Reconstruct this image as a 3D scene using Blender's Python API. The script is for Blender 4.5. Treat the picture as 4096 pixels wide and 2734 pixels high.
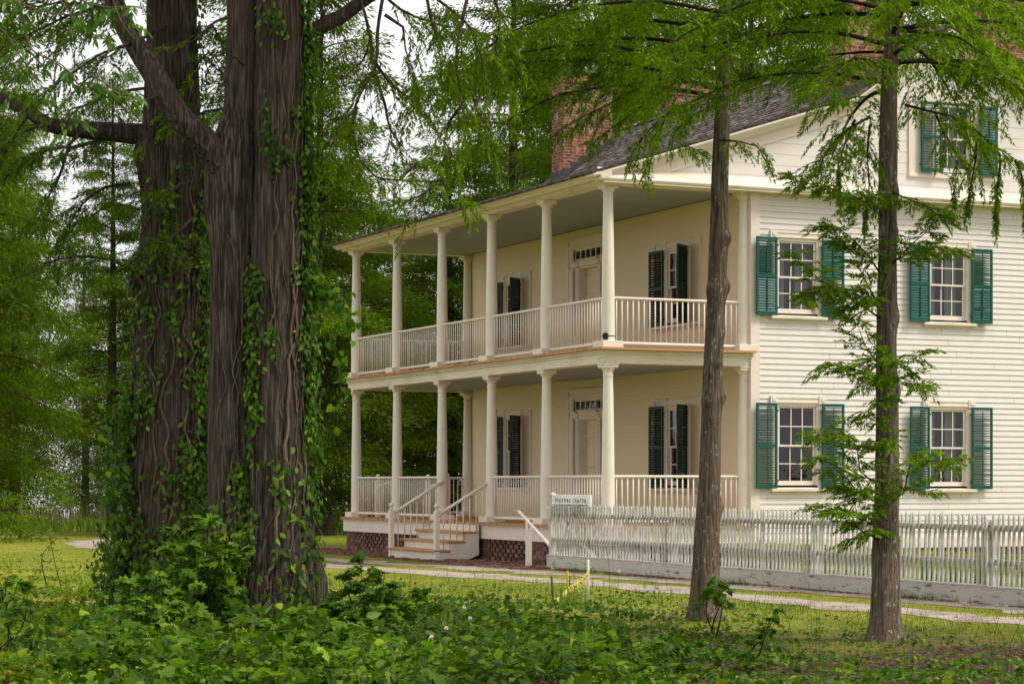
import bpy, math, random
import numpy as np
from math import sin, cos, pi, radians
from mathutils import Matrix, Vector

for o in list(bpy.data.objects): bpy.data.objects.remove(o)
SC = bpy.context.scene
COL = SC.collection

# ------------------------------------------------------------------ camera
FPX, TH, CX0, CY0, HZ, CZ = 8968.0, 0.429, -18.377, -36.013, 1930.0, 1.54
cd = bpy.data.cameras.new('camera'); cam = bpy.data.objects.new('camera', cd); COL.objects.link(cam)
cam.location = (CX0, CY0, CZ); cam.rotation_euler = (pi/2, 0, -TH)
cd.sensor_width = 36.0; cd.lens = FPX/4096*36; cd.shift_y = (HZ-1367)/4096
cd.clip_start = 0.5; cd.clip_end = 9000
SC.camera = cam

# ------------------------------------------------------------------ sky, sun, exposure
SUN_EL, SUN_AZ = radians(52), radians(132)          # azimuth clockwise from +y
w = bpy.data.worlds.new('World'); SC.world = w; w.use_nodes = True
nt = w.node_tree; nt.nodes.clear()
out = nt.nodes.new('ShaderNodeOutputWorld'); bg = nt.nodes.new('ShaderNodeBackground')
sky = nt.nodes.new('ShaderNodeTexSky'); sky.sky_type = 'NISHITA'; sky.sun_disc = False
sky.sun_elevation = SUN_EL; sky.sun_rotation = SUN_AZ; sky.air_density = 1.0; sky.dust_density = 2.0
tc = nt.nodes.new('ShaderNodeTexCoord'); nz = nt.nodes.new('ShaderNodeTexNoise')
nz.inputs['Scale'].default_value = 3.0; nz.inputs['Detail'].default_value = 6
rp = nt.nodes.new('ShaderNodeValToRGB'); rp.color_ramp.elements[0].position = .30; rp.color_ramp.elements[1].position = .62
rp.color_ramp.elements[0].color = (.78, .78, .78, 1); rp.color_ramp.elements[1].color = (1, 1, 1, 1)
mx = nt.nodes.new('ShaderNodeMix'); mx.data_type = 'RGBA'
mx.inputs[7].default_value = (12.0, 11.8, 11.8, 1)      # cloud deck
nt.links.new(tc.outputs['Generated'], nz.inputs['Vector']); nt.links.new(nz.outputs['Fac'], rp.inputs['Fac'])
nt.links.new(rp.outputs['Color'], mx.inputs[0]); nt.links.new(sky.outputs['Color'], mx.inputs[6])
nt.links.new(mx.outputs[2], bg.inputs['Color']); bg.inputs['Strength'].default_value = 0.09
nt.links.new(bg.outputs['Background'], out.inputs['Surface'])
sd = bpy.data.lights.new('sun', 'SUN'); sd.energy = 3.2; sd.angle = radians(18); sd.color = (1, .93, .82)
sun = bpy.data.objects.new('sun', sd); COL.objects.link(sun)
sdir = Vector((sin(SUN_AZ)*cos(SUN_EL), cos(SUN_AZ)*cos(SUN_EL), sin(SUN_EL)))
sun.rotation_euler = sdir.to_track_quat('Z', 'Y').to_euler(); sun.location = (0, -20, 40)
vs = SC.view_settings; vs.view_transform = 'Standard'; vs.look = 'None'; vs.gamma = 1; vs.exposure = 0.16; vs.use_curve_mapping = False
SC.render.engine = 'CYCLES'
SC.cycles.max_bounces = 7; SC.cycles.diffuse_bounces = 4; SC.cycles.transparent_max_bounces = 6
SC.cycles.transmission_bounces = 4; SC.cycles.use_denoising = True

# ------------------------------------------------------------------ helpers
st, ct = sin(TH), cos(TH)
def at(u, v, d):
    """world point d metres ahead of the photographer's place, seen at photo pixel (u, v)"""
    r = (u-2048)/FPX*d
    return np.array((CX0+r*ct+d*st, CY0-r*st+d*ct, CZ-(v-HZ)*d/FPX))
def ground_at(u, d):
    p = at(u, HZ, d); return np.array((p[0], p[1], 0.0))

def tag(o, label=None, cat=None, group=None, kind=None):
    if label: o['label'] = label
    if cat: o['category'] = cat
    if group: o['group'] = group
    if kind: o['kind'] = kind
    return o
def empty(name, label, cat, loc=(0, 0, 0), rz=0, group=None):
    o = bpy.data.objects.new(name, None); COL.objects.link(o); o.location = loc; o.rotation_euler = (0, 0, rz)
    o.empty_display_size = .2
    return tag(o, label, cat, group)
def fastmesh(name, V, loops, starts, mats, smooth=False, midx=None):
    me = bpy.data.meshes.new(name)
    V = np.asarray(V, np.float32); loops = np.asarray(loops, np.int32); starts = np.asarray(starts, np.int32)
    me.vertices.add(len(V)); me.vertices.foreach_set('co', V.ravel())
    me.loops.add(len(loops)); me.loops.foreach_set('vertex_index', loops)
    me.polygons.add(len(starts)); me.polygons.foreach_set('loop_start', starts)
    if midx is not None: me.polygons.foreach_set('material_index', np.asarray(midx, np.int32))
    me.polygons.foreach_set('use_smooth', np.full(len(starts), smooth, bool))
    for m in (mats if isinstance(mats, (list, tuple)) else [mats]): me.materials.append(m)
    me.update(calc_edges=True); me.validate()
    return me
def link(name, me, parent=None, loc=None, rot=None, label=None):
    o = bpy.data.objects.new(name, me); COL.objects.link(o)
    if parent is not None: o.parent = parent
    if loc is not None: o.location = loc
    if rot is not None: o.rotation_euler = rot
    if label: o['label'] = label
    return o

class MB:
    """collects shapes and links them as one mesh"""
    def __init__(s): s.V = []; s.F = []; s.n = 0; s.M = []
    def add(s, V, F, m=0):
        V = np.asarray(V, float).reshape(-1, 3); s.V.append(V); n = s.n
        for f in F: s.F.append([i+n for i in f]); s.M.append(m)
        s.n += len(V); return s
    def box(s, x0, x1, y0, y1, z0, z1, m=0, M=None):
        V = np.array([(x, y, z) for z in (z0, z1) for y in (y0, y1) for x in (x0, x1)], float)
        if M is not None: V = (np.asarray(M)[:3, :3] @ V.T).T+np.asarray(M)[:3, 3]
        return s.add(V, [(0, 2, 3, 1), (4, 5, 7, 6), (0, 1, 5, 4), (2, 6, 7, 3), (0, 4, 6, 2), (1, 3, 7, 5)], m)
    def bevbox(s, x0, x1, y0, y1, z0, z1, b=.008, m=0):
        # box with chamfered vertical and top/bottom edges
        def ring(z, i): return [(x0+b+i, y0+i, z), (x1-b-i, y0+i, z), (x1-i, y0+b+i, z), (x1-i, y1-b-i, z), (x1-b-i, y1-i, z), (x0+b+i, y1-i, z), (x0+i, y1-b-i, z), (x0+i, y0+b+i, z)]
        V = ring(z0, b)+ring(z0+b, 0)+ring(z1-b, 0)+ring(z1, b)
        F = [tuple(range(7, -1, -1)), tuple(range(24, 32))]
        for k in range(3):
            for i in range(8): F.append((k*8+i, k*8+(i+1) % 8, k*8+8+(i+1) % 8, k*8+8+i))
        return s.add(V, F, m)
    def lathe(s, prof, seg=20, c=(0, 0, 0), m=0, caps=True):
        V = []; F = []; k = len(prof)
        for r, z in prof:
            for i in range(seg):
                a = 2*pi*i/seg; V.append((c[0]+r*cos(a), c[1]+r*sin(a), c[2]+z))
        for j in range(k-1):
            for i in range(seg): F.append((j*seg+i, j*seg+(i+1) % seg, (j+1)*seg+(i+1) % seg, (j+1)*seg+i))
        if caps: F.append(tuple(range(seg-1, -1, -1))); F.append(tuple((k-1)*seg+i for i in range(seg)))
        return s.add(V, F, m)
    def tube(s, P, R, seg=8, m=0, caps=True):
        P = np.asarray(P, float); k = len(P); R = np.broadcast_to(np.asarray(R, float), (k,))
        T = np.gradient(P, axis=0); T /= np.linalg.norm(T, axis=1)[:, None]+1e-9
        up = np.array((0, 0, 1.)) if abs(T[0][2]) < .9 else np.array((1., 0, 0))
        V = np.empty((k*seg, 3)); a = np.arange(seg)*2*pi/seg
        for j in range(k):
            x = np.cross(up, T[j]); x /= np.linalg.norm(x)+1e-9; y = np.cross(T[j], x); up = y if False else up
            if abs(np.dot(up, T[j])) > .95: x = np.cross((0, 1., 0), T[j]); x /= np.linalg.norm(x)+1e-9; y = np.cross(T[j], x)
            V[j*seg:(j+1)*seg] = P[j]+R[j]*(np.cos(a)[:, None]*x+np.sin(a)[:, None]*y)
        F = [(j*seg+i, j*seg+(i+1) % seg, (j+1)*seg+(i+1) % seg, (j+1)*seg+i) for j in range(k-1) for i in range(seg)]
        if caps: F += [tuple(range(seg-1, -1, -1)), tuple((k-1)*seg+i for i in range(seg))]
        return s.add(V, F, m)
    def prism(s, P, axis, a, b, m=0):
        """polygon P of (p, q) extruded along axis from a to b; axis y: (x,z), axis x: (y,z), axis z: (x,y)"""
        def pt(p, q, t): return {'y': (p, t, q), 'x': (t, p, q), 'z': (p, q, t)}[axis]
        n = len(P); V = [pt(p, q, a) for p, q in P]+[pt(p, q, b) for p, q in P]
        F = [tuple(range(n)), tuple(range(2*n-1, n-1, -1))]+[(i, i+n, (i+1) % n+n, (i+1) % n) for i in range(n)]
        return s.add(V, F, m)
    def mesh(s, name, mats, smooth=False, fixn=True):
        V = np.concatenate(s.V) if s.V else np.zeros((0, 3)); loops = []; starts = []
        for f in s.F: starts.append(len(loops)); loops.extend(f)
        me = fastmesh(name, V, loops, starts, mats, smooth, s.M)
        if fixn:
            import bmesh
            bm = bmesh.new(); bm.from_mesh(me); bmesh.ops.recalc_face_normals(bm, faces=bm.faces); bm.to_mesh(me); bm.free()
        return me
    def build(s, name, mats, parent=None, smooth=False, loc=None, rot=None, label=None):
        return link(name, s.mesh(name, mats, smooth), parent, loc, rot, label)

def shade_auto(o, ang=40):
    me = o.data; me.polygons.foreach_set('use_smooth', np.full(len(me.polygons), True, bool))
    me.set_sharp_from_angle(angle=radians(ang)); return o

# ------------------------------------------------------------------ materials
class NT:
    def __init__(s, name):
        s.m = bpy.data.materials.new(name); s.m.use_nodes = True; s.t = s.m.node_tree; s.t.nodes.clear()
        s.out = s.n('ShaderNodeOutputMaterial')
    def n(s, t, **kw):
        x = s.t.nodes.new(t)
        for k, v in kw.items(): setattr(x, k, v)
        return x
    def l(s, a, b): s.t.links.new(a, b)
    def coord(s, scale=(1, 1, 1), kind='Object'):
        tc = s.n('ShaderNodeTexCoord'); mp = s.n('ShaderNodeMapping'); mp.inputs['Scale'].default_value = scale
        s.l(tc.outputs[kind], mp.inputs['Vector']); return mp.outputs['Vector']
    def noise(s, vec, scale, detail=4, rough=.55):
        x = s.n('ShaderNodeTexNoise'); x.inputs['Scale'].default_value = scale; x.inputs['Detail'].default_value = detail; x.inputs['Roughness'].default_value = rough
        s.l(vec, x.inputs['Vector']); return x.outputs['Fac']
    def ramp(s, fac, stops):
        x = s.n('ShaderNodeValToRGB'); e = x.color_ramp.elements
        while len(e) < len(stops): e.new(.5)
        for k, (p, c) in enumerate(stops): e[k].position = p; e[k].color = (*c, 1) if len(c) == 3 else c
        s.l(fac, x.inputs['Fac']); return x.outputs['Color']
    def mix(s, fac, a, b, blend='MIX'):
        x = s.n('ShaderNodeMix', data_type='RGBA', blend_type=blend)
        for sock, v in ((x.inputs[0], fac), (x.inputs[6], a), (x.inputs[7], b)):
            if hasattr(v, 'is_linked'): s.l(v, sock)
            elif isinstance(v, (int, float)): sock.default_value = v
            else: sock.default_value = (*v, 1)
        return x.outputs[2]
    def math(s, op, a, b=0.0):
        x = s.n('ShaderNodeMath', operation=op)
        for k, v in enumerate((a, b)):
            if hasattr(v, 'is_linked'): s.l(v, x.inputs[k])
            else: x.inputs[k].default_value = v
        return x.outputs[0]
    def bump(s, h, strength=.3, dist=.02):
        x = s.n('ShaderNodeBump'); x.inputs['Strength'].default_value = strength; x.inputs['Distance'].default_value = dist
        s.l(h, x.inputs['Height']); return x.outputs['Normal']
    def bsdf(s, color, rough=.6, normal=None, spec=.3):
        b = s.n('ShaderNodeBsdfPrincipled'); b.inputs['Roughness'].default_value = rough; b.inputs['Specular IOR Level'].default_value = spec
        if hasattr(color, 'is_linked'): s.l(color, b.inputs['Base Color'])
        else: b.inputs['Base Color'].default_value = (*color, 1)
        if normal is not None: s.l(normal, b.inputs['Normal'])
        return b
    def done(s, b): s.l(b.outputs[0], s.out.inputs['Surface']); return s.m

def paint(name, col, dirt=(.30, .27, .18), amt=.35, rough=.55, gr=3.0, bump=.15):
    t = NT(name); v = t.coord()
    d = t.noise(v, gr, 8, .65); f = t.ramp(d, [(.52, (0, 0, 0)), (.80, (amt, amt, amt))])
    fine = t.noise(t.coord((1, 1, .2)), 40, 3); g = t.ramp(fine, [(.3, (.93, .93, .93)), (.7, (1.0, 1.0, 1.0))])
    c = t.mix(1.0, t.mix(f, col, dirt), g, 'MULTIPLY')
    return t.done(t.bsdf(c, rough, t.bump(fine, bump, .004)))
def peeling(name, col, under=(.16, .14, .11), lo=.56, hi=.62, sc=(9, 9, 3), rough=.7):
    t = NT(name); v = t.coord(sc); d = t.noise(v, 2.2, 9, .68)
    f = t.ramp(d, [(lo, (0, 0, 0)), (hi, (1, 1, 1))])
    lich = t.ramp(t.noise(t.coord(), 1.4, 5), [(.45, (1, 1, 1)), (.75, (.80, .82, .66))])
    c = t.mix(1.0, t.mix(f, col, under), lich, 'MULTIPLY')
    return t.done(t.bsdf(c, rough, t.bump(d, .4, .006)))

M = {}
M['trim'] = paint('trim_paint', (.77, .69, .595), amt=.25)
M['clap'] = paint('clapboard_paint', (.735, .69, .65), amt=.24, gr=1.2)
M['porch'] = paint('porch_cream_paint', (.78, .66, .455), amt=.12, gr=.8)
M['rail'] = paint('rail_paint', (.76, .69, .60), amt=.2)
M['column'] = paint('column_paint', (.77, .71, .615), amt=.22, gr=2.5)
M['ledge'] = peeling('mossy_ledge_paint', (.75, .67, .575), (.47, .42, .25), .54, .72, (1.3, 6, 6))
M['cornice'] = peeling('cornice_paint', (.75, .68, .585), (.42, .38, .23), .58, .72, (.8, .8, 8))
M['ceil'] = paint('ceiling_blue_grey_paint', (.33, .385, .455), amt=.10)
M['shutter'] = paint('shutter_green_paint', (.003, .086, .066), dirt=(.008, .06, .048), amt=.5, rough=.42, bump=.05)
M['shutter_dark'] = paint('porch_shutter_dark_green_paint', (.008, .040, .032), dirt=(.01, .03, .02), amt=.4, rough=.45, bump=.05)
M['deck'] = paint('deck_floor_paint', (.50, .25, .10), dirt=(.26, .15, .08), amt=.6, gr=6)
M['fence'] = peeling('fence_old_white_paint', (.55, .54, .51), (.14, .125, .095), .50, .66, (12, 12, 2.2))
M['board'] = peeling('fence_board_grey_rail_shade', (.50, .475, .43), (.13, .115, .085), .57, .63, (4, 1.6, 9))
M['signwhite'] = peeling('sign_white_paint', (.84, .84, .82), (.25, .22, .17), .64, .68, (6, 5, 8))
M['black'] = paint('black_paint', (.012, .012, .014), amt=0)
M['dark'] = paint('painted_interior_shade', (.012, .011, .010), amt=0)  # near-black base colour stands in for the shade indoors and under the porch
M['lead'] = paint('lead_flashing', (.045, .043, .050), dirt=(.25, .25, .28), amt=.35, rough=.5, gr=5)
M['curtain'] = paint('curtain_cloth', (.42, .42, .41), amt=.1)
M['stake_white'] = paint('stake_white_plastic', (.80, .80, .78), amt=.2)
M['stake_yellow'] = paint('stake_yellow_paint', (.62, .42, .03), amt=.3)
M['stake_brown'] = paint('weathered_stake_wood', (.13, .10, .075), amt=.5)
M['tape'] = paint('caution_tape_plastic', (.85, .72, .14), amt=.1, rough=.35)
def glass():
    t = NT('window_glass'); g = t.n('ShaderNodeBsdfGlossy'); g.inputs['Roughness'].default_value = .03
    tr = t.n('ShaderNodeBsdfTransparent'); tr.inputs['Color'].default_value = (.80, .84, .84, 1)
    nrm = t.bump(t.noise(t.coord(), 3.0, 2), .12, .02); t.l(nrm, g.inputs['Normal'])
    fr = t.n('ShaderNodeFresnel'); fr.inputs['IOR'].default_value = 1.55
    f = t.math('MULTIPLY', fr.outputs[0], 1.3)
    mxs = t.n('ShaderNodeMixShader'); t.l(f, mxs.inputs[0]); t.l(tr.outputs[0], mxs.inputs[1]); t.l(g.outputs[0], mxs.inputs[2])
    return t.done(mxs)
M['glass'] = glass()
def brick(name, c1, c2, mortar, eff=.35, bw=.21, rh=.072):
    t = NT(name); tc = t.n('ShaderNodeTexCoord'); geo = t.n('ShaderNodeNewGeometry')
    sp = t.n('ShaderNodeSeparateXYZ'); t.l(tc.outputs['Object'], sp.inputs[0]); sn = t.n('ShaderNodeSeparateXYZ'); t.l(geo.outputs['Normal'], sn.inputs[0])
    ax = t.math('GREATER_THAN', t.math('ABSOLUTE', sn.outputs[0]), .5)
    m1 = t.n('ShaderNodeMix', data_type='FLOAT'); t.l(ax, m1.inputs[0]); t.l(sp.outputs[0], m1.inputs[2]); t.l(sp.outputs[1], m1.inputs[3])
    cv = t.n('ShaderNodeCombineXYZ'); t.l(m1.outputs[0], cv.inputs[0]); t.l(sp.outputs[2], cv.inputs[1])
    b = t.n('ShaderNodeTexBrick'); b.inputs['Scale'].default_value = 1.0; b.inputs['Brick Width'].default_value = bw; b.inputs['Row Height'].default_value = rh
    b.inputs['Mortar Size'].default_value = .007; b.inputs['Mortar Smooth'].default_value = .2; b.inputs['Bias'].default_value = 0
    b.inputs['Color1'].default_value = (*c1, 1); b.inputs['Color2'].default_value = (*c2, 1); b.inputs['Mortar'].default_value = (*mortar, 1)
    nzd = t.noise(tc.outputs['Object'], 6, 3); dv = t.n('ShaderNodeVectorMath', operation='MULTIPLY_ADD')
    t.l(nzd, dv.inputs[0]); dv.inputs[1].default_value = (.012, .008, 0); t.l(cv.outputs[0], dv.inputs[2]); t.l(dv.outputs[0], b.inputs['Vector'])
    v = tc.outputs['Object']
    dark = t.ramp(t.noise(v, 9, 2), [(.35, (.55, .5, .5)), (.65, (1.15, 1.1, 1.05))])
    wh = t.ramp(t.noise(v, 3.5, 8, .72), [(.52, (0, 0, 0)), (.72, (eff, eff, eff))])
    c = t.mix(wh, t.mix(1.0, b.outputs['Color'], dark, 'MULTIPLY'), (.55, .50, .46))
    return t.done(t.bsdf(c, .85, t.bump(t.math('SUBTRACT', t.noise(v, 30, 3), t.math('MULTIPLY', b.outputs['Fac'], 1.5)), .5, .012)))
M['brick'] = brick('chimney_brick', (.31, .095, .040), (.15, .058, .038), (.36, .30, .25), .65)
def island(name, stops, rough=.8, nsc=8, bumps=.4, nstr=.35, spec=.2):
    t = NT(name); g = t.n('ShaderNodeNewGeometry'); c = t.ramp(g.outputs['Random Per Island'], stops)
    d = t.noise(t.coord(), nsc, 5, .65); k = t.ramp(d, [(.3, (1-nstr,)*3), (.7, (1.08,)*3)])
    return t.done(t.bsdf(t.mix(1.0, c, k, 'MULTIPLY'), rough, t.bump(d, bumps, .01), spec))
M['loosebrick'] = island('foundation_brick', [(0, (.12, .062, .050)), (.5, (.18, .095, .075)), (1, (.26, .145, .115))], nsc=25)
M['paver'] = island('path_brick', [(0, (.14, .065, .05)), (.5, (.20, .10, .075)), (1, (.27, .16, .12))], nsc=12)
M['shingle'] = island('wood_shingle', [(0, (.075, .058, .052)), (.45, (.13, .105, .095)), (.8, (.20, .165, .15)), (1, (.30, .26, .24))], rough=.75, nsc=14, nstr=.5)

def leaf(name, stops, trans=.45, tint=(1.25, 1.35, .55), rough=.55, spec=.25, obj=True, big=.5, bigsc=.35):
    t = NT(name); g = t.n('ShaderNodeNewGeometry'); c = t.ramp(g.outputs['Random Per Island'], stops)
    nb = t.noise(t.coord(), bigsc, 3, .6); c = t.mix(1.0, c, t.ramp(nb, [(.32, (1-big,)*3), (.68, (1+big*.55, 1+big*.5, 1.0))]), 'MULTIPLY')
    b = t.bsdf(c, rough, None, spec); tl = t.n('ShaderNodeBsdfTranslucent'); t.l(t.mix(1.0, c, tint, 'MULTIPLY'), tl.inputs['Color'])
    ms = t.n('ShaderNodeMixShader'); ms.inputs[0].default_value = trans; t.l(b.outputs[0], ms.inputs[1]); t.l(tl.outputs[0], ms.inputs[2])
    return t.done(ms)
CYP = [(0, (.055, .135, .006)), (.5, (.085, .20, .008)), (.85, (.13, .27, .010)), (1, (.19, .34, .016))]
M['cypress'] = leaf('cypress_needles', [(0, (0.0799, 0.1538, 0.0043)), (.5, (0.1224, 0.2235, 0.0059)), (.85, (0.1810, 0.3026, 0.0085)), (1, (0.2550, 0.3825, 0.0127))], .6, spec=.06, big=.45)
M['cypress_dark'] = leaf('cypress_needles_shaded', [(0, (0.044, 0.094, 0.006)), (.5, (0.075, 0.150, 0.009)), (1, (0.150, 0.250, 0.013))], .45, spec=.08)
M['far_leaf'] = leaf('far_cypress_needles', [(0, (0.0694, 0.1265, 0.0082)), (.5, (0.1061, 0.1836, 0.0116)), (1, (0.1714, 0.2652, 0.0163))], .5, spec=.05, big=.6, bigsc=.25)
M['far_leaf_pale'] = leaf('far_tree_pale_leaves', [(0, (0.0900, 0.1425, 0.0375)), (.5, (0.1200, 0.1875, 0.0525)), (1, (0.1800, 0.2550, 0.0750))], .5, spec=.05, big=.5, bigsc=.25)
M['broad'] = leaf('broad_leaves', [(0, (0.057, 0.138, 0.007)), (.5, (0.103, 0.218, 0.010)), (.9, (0.161, 0.299, 0.016)), (1, (0.276, 0.391, 0.023))], .42, rough=.5, spec=.22, big=.35, bigsc=.8)
M['vine'] = leaf('vine_leaves', [(0, (0.034, 0.094, 0.007)), (.5, (0.066, 0.162, 0.010)), (.9, (0.132, 0.270, 0.014)), (1, (0.288, 0.432, 0.026))], .45, rough=.5, spec=.18, big=.4, bigsc=.5)
M['pecan'] = leaf('pecan_leaves', [(0, (.055, .14, .018)), (.6, (.08, .20, .02)), (1, (.13, .27, .03))], .5, rough=.4, spec=.35)
M['cover'] = leaf('ground_cover_leaves', [(0, (0.0540, 0.1260, 0.0054)), (.35, (0.1080, 0.2070, 0.0090)), (.75, (0.1890, 0.2880, 0.0126)), (.95, (0.3240, 0.3600, 0.0270)), (.985, (0.3240, 0.2520, 0.0360)), (1, (0.2700, 0.1260, 0.0450))], .4, rough=.6, spec=.15, big=.55, bigsc=.6)
M['coverdark'] = leaf('ground_cover_deep_green', [(0, (0.0264, 0.0748, 0.0044)), (.5, (0.0616, 0.1452, 0.0070)), (.88, (0.1320, 0.2376, 0.0114)), (1, (0.2640, 0.3344, 0.0264))], .4, rough=.5, spec=.2, big=.55, bigsc=.8)
M['grass'] = leaf('grass_blades', [(0, (.09, .16, .012)), (.5, (.17, .24, .018)), (.85, (.27, .31, .03)), (1, (.38, .33, .09))], .35, big=.4, bigsc=.5)
M['meadow'] = leaf('meadow_grass', [(0, (.09, .17, .02)), (.6, (.14, .24, .03)), (1, (.22, .30, .05))], .35, bigsc=.2)
M['reed'] = leaf('dry_reeds', [(0, (.22, .16, .10)), (.6, (.32, .24, .16)), (1, (.42, .33, .22))], .2)
M['lily'] = leaf('strap_leaves', [(0, (.04, .12, .015)), (1, (.09, .20, .03))], .35, rough=.4)
M['hedge'] = leaf('hedge_leaves', [(0, (.16, .19, .01)), (.5, (.26, .27, .015)), (1, (.36, .35, .03))], .35, big=.3)
M['petal'] = paint('white_petal', (.85, .85, .80), amt=0)
M['yellow'] = paint('yellow_petal', (.80, .50, .01), amt=0)
def bark(name, cols, sc=(9, 9, .7), lich=None, ridge=.9, red=0):
    t = NT(name); v = t.coord(sc); d = t.noise(v, 2.6, 8, .62); v2 = t.coord((22, 22, 1.6)); d2 = t.noise(v2, 2.0, 5, .6)
    c = t.ramp(d, [(.30, cols[0]), (.5, cols[1]), (.72, cols[2])])
    c = t.mix(1.0, c, t.ramp(d2, [(.38, (.42, .42, .42)), (.58, (1.15, 1.15, 1.15))]), 'MULTIPLY')
    c = t.mix(t.ramp(t.noise(t.coord(), .7, 4), [(.45, (0, 0, 0)), (.7, (.6, .6, .6))]), c, cols[3])
    if lich:
        l1 = t.ramp(t.noise(t.coord((1, 1, .45)), 26, 2), [(.63, (0, 0, 0)), (.68, (lich, lich, lich))])
        c = t.mix(l1, c, (.36, .37, .31))
    h = t.math('ADD', d, t.math('MULTIPLY', d2, 1.3))
    return t.done(t.bsdf(c, .9, t.bump(h, ridge, .03), .15))
M['bark_big'] = bark('old_cypress_bark', [(.014, .011, .008), (.085, .066, .049), (.25, .205, .16), (.105, .074, .052)], (15, 15, .95), None, 1.0)
M['bark_slim'] = bark('slim_cypress_bark', [(.07, .053, .036), (.165, .130, .092), (.26, .21, .155), (.14, .108, .072)], (14, 14, 1.6), .75, .9)
M['bark_far'] = bark('far_bark', [(.03, .024, .018), (.06, .048, .036), (.10, .08, .06), (.05, .042, .03)], (4, 4, .5))
M['vinewood'] = bark('vine_stem_bark', [(.10, .07, .045), (.19, .14, .09), (.28, .21, .14), (.17, .12, .08)])
M['twig'] = bark('twig_bark', [(.02, .016, .012), (.045, .036, .026), (.08, .065, .05), (.05, .035, .025)])
M['stickwood'] = bark('fallen_stick_bark', [(.12, .09, .06), (.20, .15, .10), (.27, .21, .15), (.18, .13, .09)])

# ------------------------------------------------------------------ ground, road, water
def smooth(x, a, b): t = np.clip((x-a)/(b-a), 0, 1); return t*t*(3-2*t)
def gz(x, y):
    """ground height"""
    x = np.asarray(x, float); y = np.asarray(y, float)
    d = (x-CX0)*st+(y-CY0)*ct; r = (x-CX0)*ct-(y-CY0)*st
    und = .05*np.sin(x*.7+1.3)*np.cos(y*.55)+.03*np.sin(x*1.9)*np.sin(y*1.6+.4)
    m = smooth(-x, 5.0, 7.5)*(1-smooth(d, 26, 34))        # foreground bank only; house and road stand on level ground
    z = und*m
    bump = .06*np.exp(-(((x+11.3)/1.6)**2+((y+14.2)/1.6)**2))
    far = smooth(d, 88, 112)*(d > 0)
    return z+bump-3.0*far
def ground_sheet():
    rad = np.concatenate(([0.0], np.linspace(1.5, 30, 40), np.geomspace(31, 130, 60), np.geomspace(140, 5000, 18))); na = 144
    V = []; 
    for rr in rad:
        for k in range(na):
            a = 2*pi*k/na; V.append((CX0+10+rr*cos(a), CY0+20+rr*sin(a), 0))
    V = np.array(V); V[:, 2] = gz(V[:, 0], V[:, 1])
    loops = []; starts = []
    for j in range(len(rad)-1):
        for k in range(na):
            starts.append(len(loops)); loops += [j*na+k, (j+1)*na+k, (j+1)*na+(k+1) % na, j*na+(k+1) % na]
    t = NT('lawn_soil'); v = t.coord(); a = t.noise(v, .35, 6, .6); b = t.noise(v, 7, 6, .7)
    g = t.ramp(a, [(.32, (.13, .17, .018)), (.5, (.22, .245, .028)), (.66, (.33, .30, .06))])
    c = t.mix(1.0, g, t.ramp(b, [(.3, (.6, .6, .55)), (.7, (1.15, 1.12, 1.0))]), 'MULTIPLY')
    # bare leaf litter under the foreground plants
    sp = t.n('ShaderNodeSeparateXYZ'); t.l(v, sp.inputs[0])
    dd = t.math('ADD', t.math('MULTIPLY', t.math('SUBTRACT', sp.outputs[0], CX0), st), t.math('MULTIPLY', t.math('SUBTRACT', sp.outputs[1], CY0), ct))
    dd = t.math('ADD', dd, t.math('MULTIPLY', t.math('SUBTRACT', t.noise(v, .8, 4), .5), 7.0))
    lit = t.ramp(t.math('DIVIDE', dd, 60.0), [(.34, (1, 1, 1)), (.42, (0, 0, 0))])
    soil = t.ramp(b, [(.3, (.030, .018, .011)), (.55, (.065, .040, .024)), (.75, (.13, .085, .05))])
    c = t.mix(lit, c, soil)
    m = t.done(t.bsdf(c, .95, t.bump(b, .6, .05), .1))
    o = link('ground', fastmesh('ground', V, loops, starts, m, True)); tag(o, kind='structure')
ground_sheet()
def water():
    mb = MB(); n = 48; V = [(0, 0, 0)]+[(6000*cos(2*pi*k/n), 6000*sin(2*pi*k/n), 0) for k in range(n)]
    mb.add(V, [(0, k+1, (k+1) % n+1) for k in range(n)])
    t = NT('lake_water'); b = t.bsdf((.16, .20, .23), .12, t.bump(t.noise(t.coord((1, 1, 1)), .6, 5), .25, .15), .5)
    tag(mb.build('water', t.done(b), loc=(0, 0, -1.35)), kind='structure')
water()
ROAD = np.array([(-2.2, -45), (-2.15, -30), (-2.1, -20), (-2.1, -14), (-2.1, -8), (-2.2, -5), (-2.55, -2), (-3.0, 1), (-3.5, 4.5), (-4.0, 8), (-4.35, 12), (-4.3, 16), (-3.7, 20), (-2.2, 23.5), (1, 26), (6, 27.5), (14, 28.5), (24, 29)], float)
def resample(P, step):
    P = np.asarray(P, float); k = len(P); out = []
    Q = np.vstack((2*P[0]-P[1], P, 2*P[-1]-P[-2]))
    for i in range(1, k):
        p0, p1, p2, p3 = Q[i-1], Q[i], Q[i+1], Q[i+2]; n = max(1, int(np.linalg.norm(p2-p1)/step))
        for t in np.arange(n)/n: out.append(.5*((2*p1)+(-p0+p2)*t+(2*p0-5*p1+4*p2-p3)*t*t+(-p0+3*p1-3*p2+p3)*t**3))
    out.append(P[-1]); return np.array(out)
rng = np.random.default_rng(11)
def wob(n, amp, k=7):
    x = rng.normal(size=n+2*k); ker = np.hanning(k); return np.convolve(x, ker/ker.sum(), 'same')[k:n+k]*amp
RC = resample(ROAD, .22); RT = np.gradient(RC, axis=0); RT /= np.linalg.norm(RT, axis=1)[:, None]; RN = np.stack((RT[:, 1], -RT[:, 0]), 1)   # to the house side
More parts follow.
